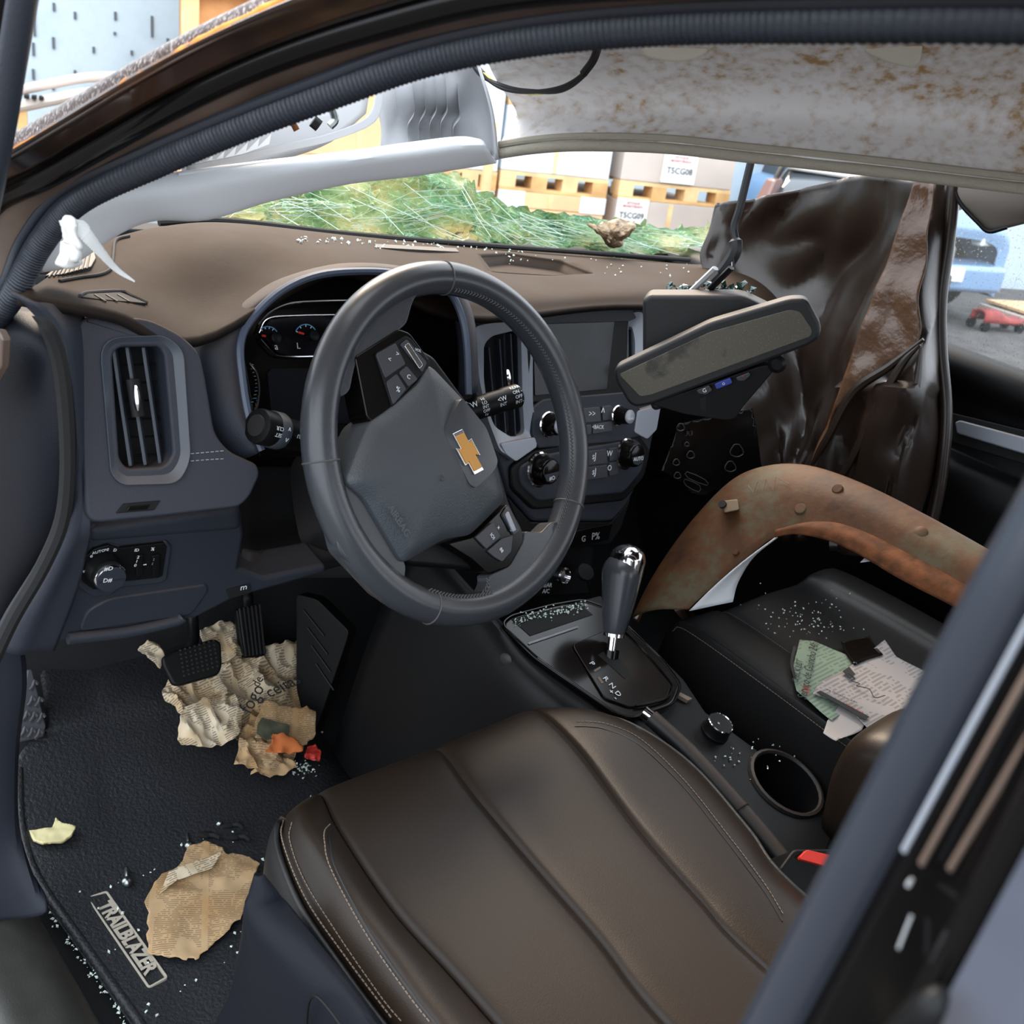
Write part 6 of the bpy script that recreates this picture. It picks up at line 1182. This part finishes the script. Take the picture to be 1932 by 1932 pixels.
patch('felt_sheet', [hu, ht, hm_, hb], M['felt'], hd, n=8, thick=.006, fn=lambda a, b, p: V((noise.noise(p * 14) * .005, noise.noise(p * 11 + V((4, 0, 0))) * .005, 0)) * (1 if .02 < b < .97 else .2))
tube('folded_edge', [p + V((-.002, -.002, .000)) for p in hb], .0052, M['feltedge'], hd, n=8, k=10); tube('edge_fold', [p + V((-.002, -.002, .009)) for p in hb], .0034, M['feltedge'], hd, n=8, k=8)
def foam(pix):
    pts_ = [at(u, v, x=hx(u) - .045) for u, v in pix]; c_ = sum(pts_, V((0, 0, 0))) / len(pts_); pl = Plane(c_, CAM - c_)
    prism('foam_pad', pl.L(pix), pl, -.03, .004, M['foam'], hd, bevel=.004, r=.008)
foam([(1190, 30), (1345, 30), (1338, 98), (1310, 112), (1270, 118), (1210, 106)]); foam([(1592, 20), (1750, 20), (1736, 118), (1722, 128), (1680, 120), (1628, 96)])
wp_ = [(880, 70), (892, 115), (910, 140), (950, 164), (1000, 174), (1060, 168), (1100, 140), (1120, 112), (1132, 76)]
for k, (mm, rr) in enumerate((('wire', .0022), ('wire', .0022), ('wirey', .0012))):
    tube('twisted_wire', [at(u + 3 * math.sin(i * 2 + k * 2.1), v + 3 * math.cos(i * 2 + k * 2.1), x=hx(1000) - .03) for i, (u, v) in enumerate(wp_)], rr, M[mm], hd, n=6, k=6)
for i0, i1 in ((0, 2), (6, 8)): tube('wire_sleeve', [at(u, v, x=hx(1000) - .03) for u, v in wp_[i0:i1 + 1]], .0036, M['wire'], hd, n=6, k=8)
tv = thing('hanging_trim', 'dark beige trim flap hanging over the passenger window', 'trim panel', at(1850, 400, x=.9))
patch('flap', [[at(u, v, x=.9) for u, v in ((1800, 330), (1830, 330), (1880, 330), (2000, 330))], [at(u, v, x=.9) for u, v in ((1812, 380), (1840, 380), (1900, 385), (2000, 390))], [at(u, v, x=.92) for u, v in ((1845, 418), (1866, 436), (1900, 428), (2000, 400))]], mat('beige_trim', S(112, 104, 96), .7), tv, n=5, thick=.004); tube('edge_bead', [at(u, v, x=.895) for u, v in ((1798, 350), (1812, 384), (1845, 420), (1866, 437), (1900, 429))], .003, M['black'], tv, n=5, k=8)
# shattered windscreen
wsn = thing('windscreen', 'shattered green laminated windscreen crumpled on the scuttle', 'windscreen', at(800, 440, y=.6))
WTp = [(400, 385), (480, 352), (560, 335), (640, 338), (740, 322), (850, 330), (905, 362), (960, 390), (1040, 405), (1120, 414), (1200, 420), (1260, 432), (1335, 428)]
WBt = [(400, 412), (480, 424), (560, 432), (640, 442), (740, 446), (850, 452), (905, 458), (960, 462), (1040, 466), (1120, 472), (1200, 478), (1260, 476), (1335, 468)]
wt = [at(u, v, y=.62 + .02 * (i % 2)) for i, (u, v) in enumerate(WTp)]; wb2 = [at(u, v, y=.56) for u, v in WBt]; wm = [a.lerp(b, .5) + V((0, .02 * (-1) ** i, 0)) for i, (a, b) in enumerate(zip(wt, wb2))]
def facet(a, b, p):
    r_ = random.Random(int(a * 9973) * 131 + int(b * 997)); ed = .006 if b < .05 else .0015
    return V((noise.noise(p * 22) * .012 + r_.gauss(0, .0015), noise.noise(p * 25 + V((7, 0, 0))) * .022 + r_.gauss(0, .0022), noise.noise(p * 30 + V((0, 3, 0))) * .008 + r_.gauss(0, ed)))
patch('cracked_sheet', [wt, wm, wb2], M['shatter'], wsn, n=7, mr=8, thick=.005, fn=facet, smooth=False)
patch('crumpled_fold', [[at(u, v, y=.53) for u, v in ((1104, 418), (1124, 424), (1160, 416), (1198, 420))], [at(u, v, y=.515) for u, v in ((1120, 436), (1142, 440), (1168, 436), (1192, 436))], [at(u, v, y=.53) for u, v in ((1150, 462), (1158, 466), (1166, 464), (1172, 460))]], M['foil'], wsn, n=5, thick=.004, fn=lambda a, b, p: V((0, noise.noise(p * 60) * .012, noise.noise(p * 50) * .006)))
cl = []
for k in range(90):
    i = random.randrange(len(wt) - 1); a = wt[i].lerp(wb2[i], random.uniform(0, .7)); j = min(len(wt) - 1, max(0, i + random.choice((-2, -1, 1, 2)))); b = wt[j].lerp(wb2[j], random.uniform(.3, 1))
    cl.append((a, b))
vs_ = []; fs = []
for a, b in cl:
    m_ = a.lerp(b, .5) + V((random.gauss(0, .01), -.03, random.gauss(0, .008))); a = a + V((0, -.03, 0)); b = b + V((0, -.03, 0))
    for p, q_ in ((a, m_), (m_, b)):
        s = V((.0003, 0, .0004)); k = len(vs_); d_ = V((0, .0007, 0)); vs_ += [p - s, p + s, p + d_, q_ - s, q_ + s, q_ + d_]; fs += [(k, k + 1, k + 4, k + 3), (k + 1, k + 2, k + 5, k + 4), (k + 2, k, k + 3, k + 5)]
mk('crack_lines', vs_, fs, M['glassc'], wsn, smooth=False, kind='stuff')
tube('scuttle_seal', [at(u, v, y=.5) + V((0, 0, 0)) for u, v in ((300, 420), (430, 417), (640, 440), (850, 458), (1100, 476), (1300, 490))], .0045, M['void'], wsn, n=6, k=8)
cs = [at(random.uniform(640, 1330), 0, y=0) for _ in range(0)]
for k in range(150):
    u = random.uniform(560, 1320); v = 452 + (u - 640) * .045 + abs(random.gauss(0, 7 if u < 930 else 20)); pp_ = on(tpad, u, v, .0005); cs.append(pp_) if pp_.y > .27 else None
tag(crumbs('glass_crumbs', cs, M['glassc'], None, .001, .0035), 'glass crumbs scattered along the back of the dashboard top', 'broken glass', kind='stuff')

# ================================================================ mirror, film, plastic sheet
mi = thing('rear_view_mirror', 'dusty rear-view mirror dangling on its cable with red and blue buttons', 'mirror', at(1355, 660, x=.35))
ml, mrr = at(1165, 725, x=.33), at(1540, 590, x=.36); mn = (CAM - (ml + mrr) / 2).normalized(); mn = (mn + V((-.1, -.1, -.25))).normalized()
MI = Plane((ml + mrr) / 2, mn)
mo = [(1160, 692), (1340, 606), (1490, 562), (1522, 562), (1550, 615), (1546, 638), (1524, 652), (1232, 762), (1200, 768), (1186, 760), (1160, 716)]
hsg = prism('housing', MI.L(mo), MI, -.022, .004, M['blackdust'], mi, bevel=.005, r=.008, seg=3)
def mirrorm():
    m, n, l, b, g = nodes('dusty_mirror', .3)
    a = n.new('ShaderNodeTexNoise'); a.inputs['Scale'].default_value = 14; a.inputs['Detail'].default_value = 3; l.new(g.outputs['Position'], a.inputs[0])
    c = n.new('ShaderNodeTexVoronoi'); c.inputs['Scale'].default_value = 330; l.new(g.outputs['Position'], c.inputs[0])
    k1 = ramp(n, l, a.outputs[0], [(.54, S(86, 82, 72)), (.58, S(54, 52, 47))]); k2 = ramp(n, l, c.outputs[0], [(.1, (.1, .1, .09, 1)), (.3, (0, 0, 0, 1))])
    mx = n.new('ShaderNodeMix'); mx.data_type = 'RGBA'; mx.blend_type = 'ADD'; mx.inputs[0].default_value = .5; l.new(k1, mx.inputs[6]); l.new(k2, mx.inputs[7]); l.new(mx.outputs[2], b.inputs['Base Color']); return m
prism('mirror_glass', MI.L([(1168, 706), (1340, 626), (1490, 584), (1510, 588), (1532, 622), (1530, 634), (1230, 744), (1208, 748)], .004), MI, .002, .0052, mirrorm(), mi, bevel=.0006, r=.004)
for pix, mm, s in (([(1314, 736), (1338, 727), (1344, 736), (1332, 744), (1318, 742)], 'btn', 'G'), ([(1348, 724), (1378, 712), (1382, 722), (1352, 734)], 'bluebtn', 'o'), ([(1388, 712), (1414, 702), (1416, 708), (1404, 718), (1392, 718)], 'btn', '*')):
    if mm == 'bluebtn': M['bluebtn'] = mat('blue_button', S(44, 60, 140), .4)
    prism('button', MI.L(pix, .004), MI, .002, .0065, M[mm], mi, bevel=.0008, r=.002); u = sum(p[0] for p in pix) / len(pix); v = sum(p[1] for p in pix) / len(pix)
    textpx('button_print', s, MI, u, v, 11, -.35, M['white'] if s != '*' else M['red'], mi, .007)
prism('lower_pod', MI.L([(1225, 764), (1440, 690), (1470, 690), (1400, 772), (1388, 792), (1370, 796), (1290, 784)]), MI, -.045, -.004, M['black'], mi, bevel=.005, r=.008)
prism('back_box', MI.L([(1212, 566), (1224, 556), (1400, 556), (1470, 590), (1480, 680), (1230, 780), (1212, 700)], -.05), MI, -.09, -.05, M['blackdust'], mi, bevel=.008, r=.01)
prism('pod_vents', MI.L([(1320, 752), (1332, 748), (1332, 776), (1322, 776)]), MI, -.006, -.003, M['void'], mi, bevel=0); lathe('adjuster', [(.001, 0), (.010, 0), (.011, .008), (.006, .012)], MI.px(1466, 684, -.01), MI.n, M['black'], mi)
for (u0, v0, u1, v1) in ((1302, 552, 1350, 506), (1340, 545, 1380, 505)): 
    a, b = at(u0, v0, x=.40), at(u1, v1, x=.40); tube('connector', [a, b], .006, M['trimback'] if u0 == 1302 else M['black'], mi, n=2, k=6, squash=.6)
cab = [(1345, 530), (1368, 505), (1388, 470), (1385, 430), (1395, 395), (1406, 350), (1418, 300), (1428, 250)]
tube('cable', [at(u, v, x=.42) for u, v in cab], .006, M['wire'], mi, n=8, k=8, rfn=lambda t: .0085 if t < .35 and t > .1 else .005); 
for k in range(5): tube('bare_wire', [at(1366 + k * 5, 508, x=.415), at(1372 + k * 3, 486, x=.415)], .0009, M['trimback'] if k % 2 else M['wire'], mi, n=1, k=5)
gst = tag(crumbs('glass_clump', [at(1260 + random.uniform(0, 160), 548 + random.gauss(0, 5), x=.43) for _ in range(60)], mat('green_shard', S(40, 66, 60), .1, coat=.5), None, .003, .008), 'dark broken glass clumped on top of the mirror box', 'broken glass', kind='stuff')
# printed dark film hanging below the mirror
fi = thing('printed_film', 'dark plastic film with white outline pictograms hanging below the mirror', 'film', at(1320, 870, x=.62))
FI = Plane(at(1320, 860, x=.62), (-.5, -.8, .1)); sheet('film', FI.L([(1282, 800), (1420, 770), (1440, 900), (1400, 930), (1340, 925), (1330, 940), (1300, 930), (1290, 912), (1246, 890)]), FI, .006, lambda a, b: .004 * noise.noise(V((a * 12, b * 12, 2))), M['gloss'], fi, thick=.0006, clean=True)
for u, v, r in ((1303, 858, 7), (1276, 872, 6), (1278, 897, 6), (1296, 838, 4), (1284, 806, 7), (1390, 850, 12), (1378, 880, 10)):
    tube('pictogram', [FI.px(u + r * math.cos(t_) * (1 + .2 * math.sin(3 * t_)), v + r * math.sin(t_), .006) for t_ in [k * .63 for k in range(10)]], .0007, M['btn'], fi, n=2, k=4, closed=True)
textpx('print', '.R3', FI, 1300, 818, 12, -.1, M['btn'], fi, .006)
tube('pictogram', [FI.px(u, v, .006) for u, v in ((1296, 890), (1330, 905), (1334, 916), (1298, 902))], .0007, M['btn'], fi, n=2, k=4, closed=True); tube('pictogram', [FI.px(u, v, .006) for u, v in ((1292, 904), (1320, 916), (1318, 928), (1294, 916))], .0007, M['btn'], fi, n=2, k=4, closed=True)
# big sheet of black plastic film over the passenger side
bs_ = thing('black_plastic_sheet', 'large creased black plastic sheet draped over the passenger side', 'plastic sheet', at(1600, 700, x=.95))
def bx_(u, v, x): return at(u, v, x=x)
rowsB = [[(1352, 384, 1.0), (1450, 372, 1.0), (1560, 345, .98), (1640, 330, .95), (1725, 340, .92), (1760, 340, .9), (1812, 345, .92)],
         [(1345, 440, .98), (1420, 430, 1.02), (1540, 430, 1.0), (1640, 430, .98), (1712, 430, .90), (1755, 430, .87), (1800, 440, .92)],
         [(1330, 500, .95), (1400, 500, 1.0), (1520, 520, 1.02), (1610, 530, 1.0), (1680, 530, .90), (1745, 540, .85), (1782, 560, .92)],
         [(1350, 560, .92), (1420, 580, .97), (1500, 610, 1.0), (1580, 640, .98), (1640, 640, .88), (1740, 650, .82), (1778, 660, .92)],
         [(1370, 650, .9), (1440, 680, .93), (1520, 720, .98), (1570, 740, .95), (1600, 740, .86), (1730, 740, .8), (1782, 760, .92)],
         [(1390, 760, .88), (1460, 780, .92), (1520, 820, .95), (1545, 830, .9), (1600, 840, .85), (1710, 830, .8), (1780, 850, .92)],
         [(1400, 900, .86), (1460, 900, .9), (1510, 900, .92), (1530, 900, .9), (1600, 940, .85), (1700, 950, .82), (1760, 960, .92)],
         [(1420, 1020, .86), (1470, 1020, .9), (1510, 1020, .92), (1540, 1020, .9), (1610, 1040, .86), (1700, 1050, .84), (1750, 1060, .92)]]
def crease(a, b, p):
    k = noise.noise(V((a * 9, b * 5, 1))) ; r_ = abs(noise.noise(V((a * 7 + b * 3, b * 4 - a * 2, 4))))
    return V((-.02 * r_ * 2 + .012 * k - (.03 * abs(math.sin(a * 22 + b * 5)) if a > .6 and b > .55 else 0), 0, 0))
patch('sheet', [[bx_(*p) for p in r] for r in rowsB], M['sheetblk'], bs_, n=9, thick=.0015, fn=crease)
tube('fold_rib', [bx_(u, v, .84) for u, v in ((1738, 345), (1735, 400), (1722, 450), (1708, 520))], .006, M['foil'], bs_, n=6, k=8, squash=.5, rfn=lambda t: .012 * math.sin(math.pi * (t * .9 + .05)))
M['foilf'] = mat('film_underside', S(82, 58, 42), .3, bump=.4, bscale=40, bdist=.01)
patch('turned_back_fold', [[bx_(u, v, .83) for u, v in ((1728, 345), (1745, 345), (1762, 345))], [bx_(u, v, .82) for u, v in ((1690, 450), (1725, 450), (1752, 450))], [bx_(u, v, .81) for u, v in ((1650, 560), (1690, 560), (1740, 560))], [bx_(u, v, .80) for u, v in ((1612, 660), (1660, 650), (1738, 640))], [bx_(u, v, .80) for u, v in ((1570, 780), (1610, 730), (1690, 690))], [bx_(u, v, .81) for u, v in ((1530, 880), (1550, 820), (1580, 760))]], M['foilf'], bs_, n=7, thick=.001, fn=lambda a, b, p: V((noise.noise(p * 25) * .008 - abs(noise.noise(p * 12)) * .015, 0, 0)))
for pts_ in (((1735, 650), (1700, 690), (1650, 780), (1600, 880), (1560, 930)), ((1738, 655), (1725, 740), (1690, 840), (1670, 930)), ((1742, 640), (1680, 690), (1610, 740), (1560, 830), (1530, 880))):
    tube('gather_crease', [bx_(u, v, .79) for u, v in pts_], .006, M['sheetblk'], bs_, n=6, k=8, rfn=lambda t: .008 * math.sin(math.pi * (t * .8 + .1)))
tube('drape_edge', [bx_(u, v, .90) for u, v in ((1800, 350), (1790, 450), (1775, 560), (1775, 660), (1785, 780), (1775, 900), (1755, 1000))], .010, M['sheetblk'], bs_, n=6, k=10)
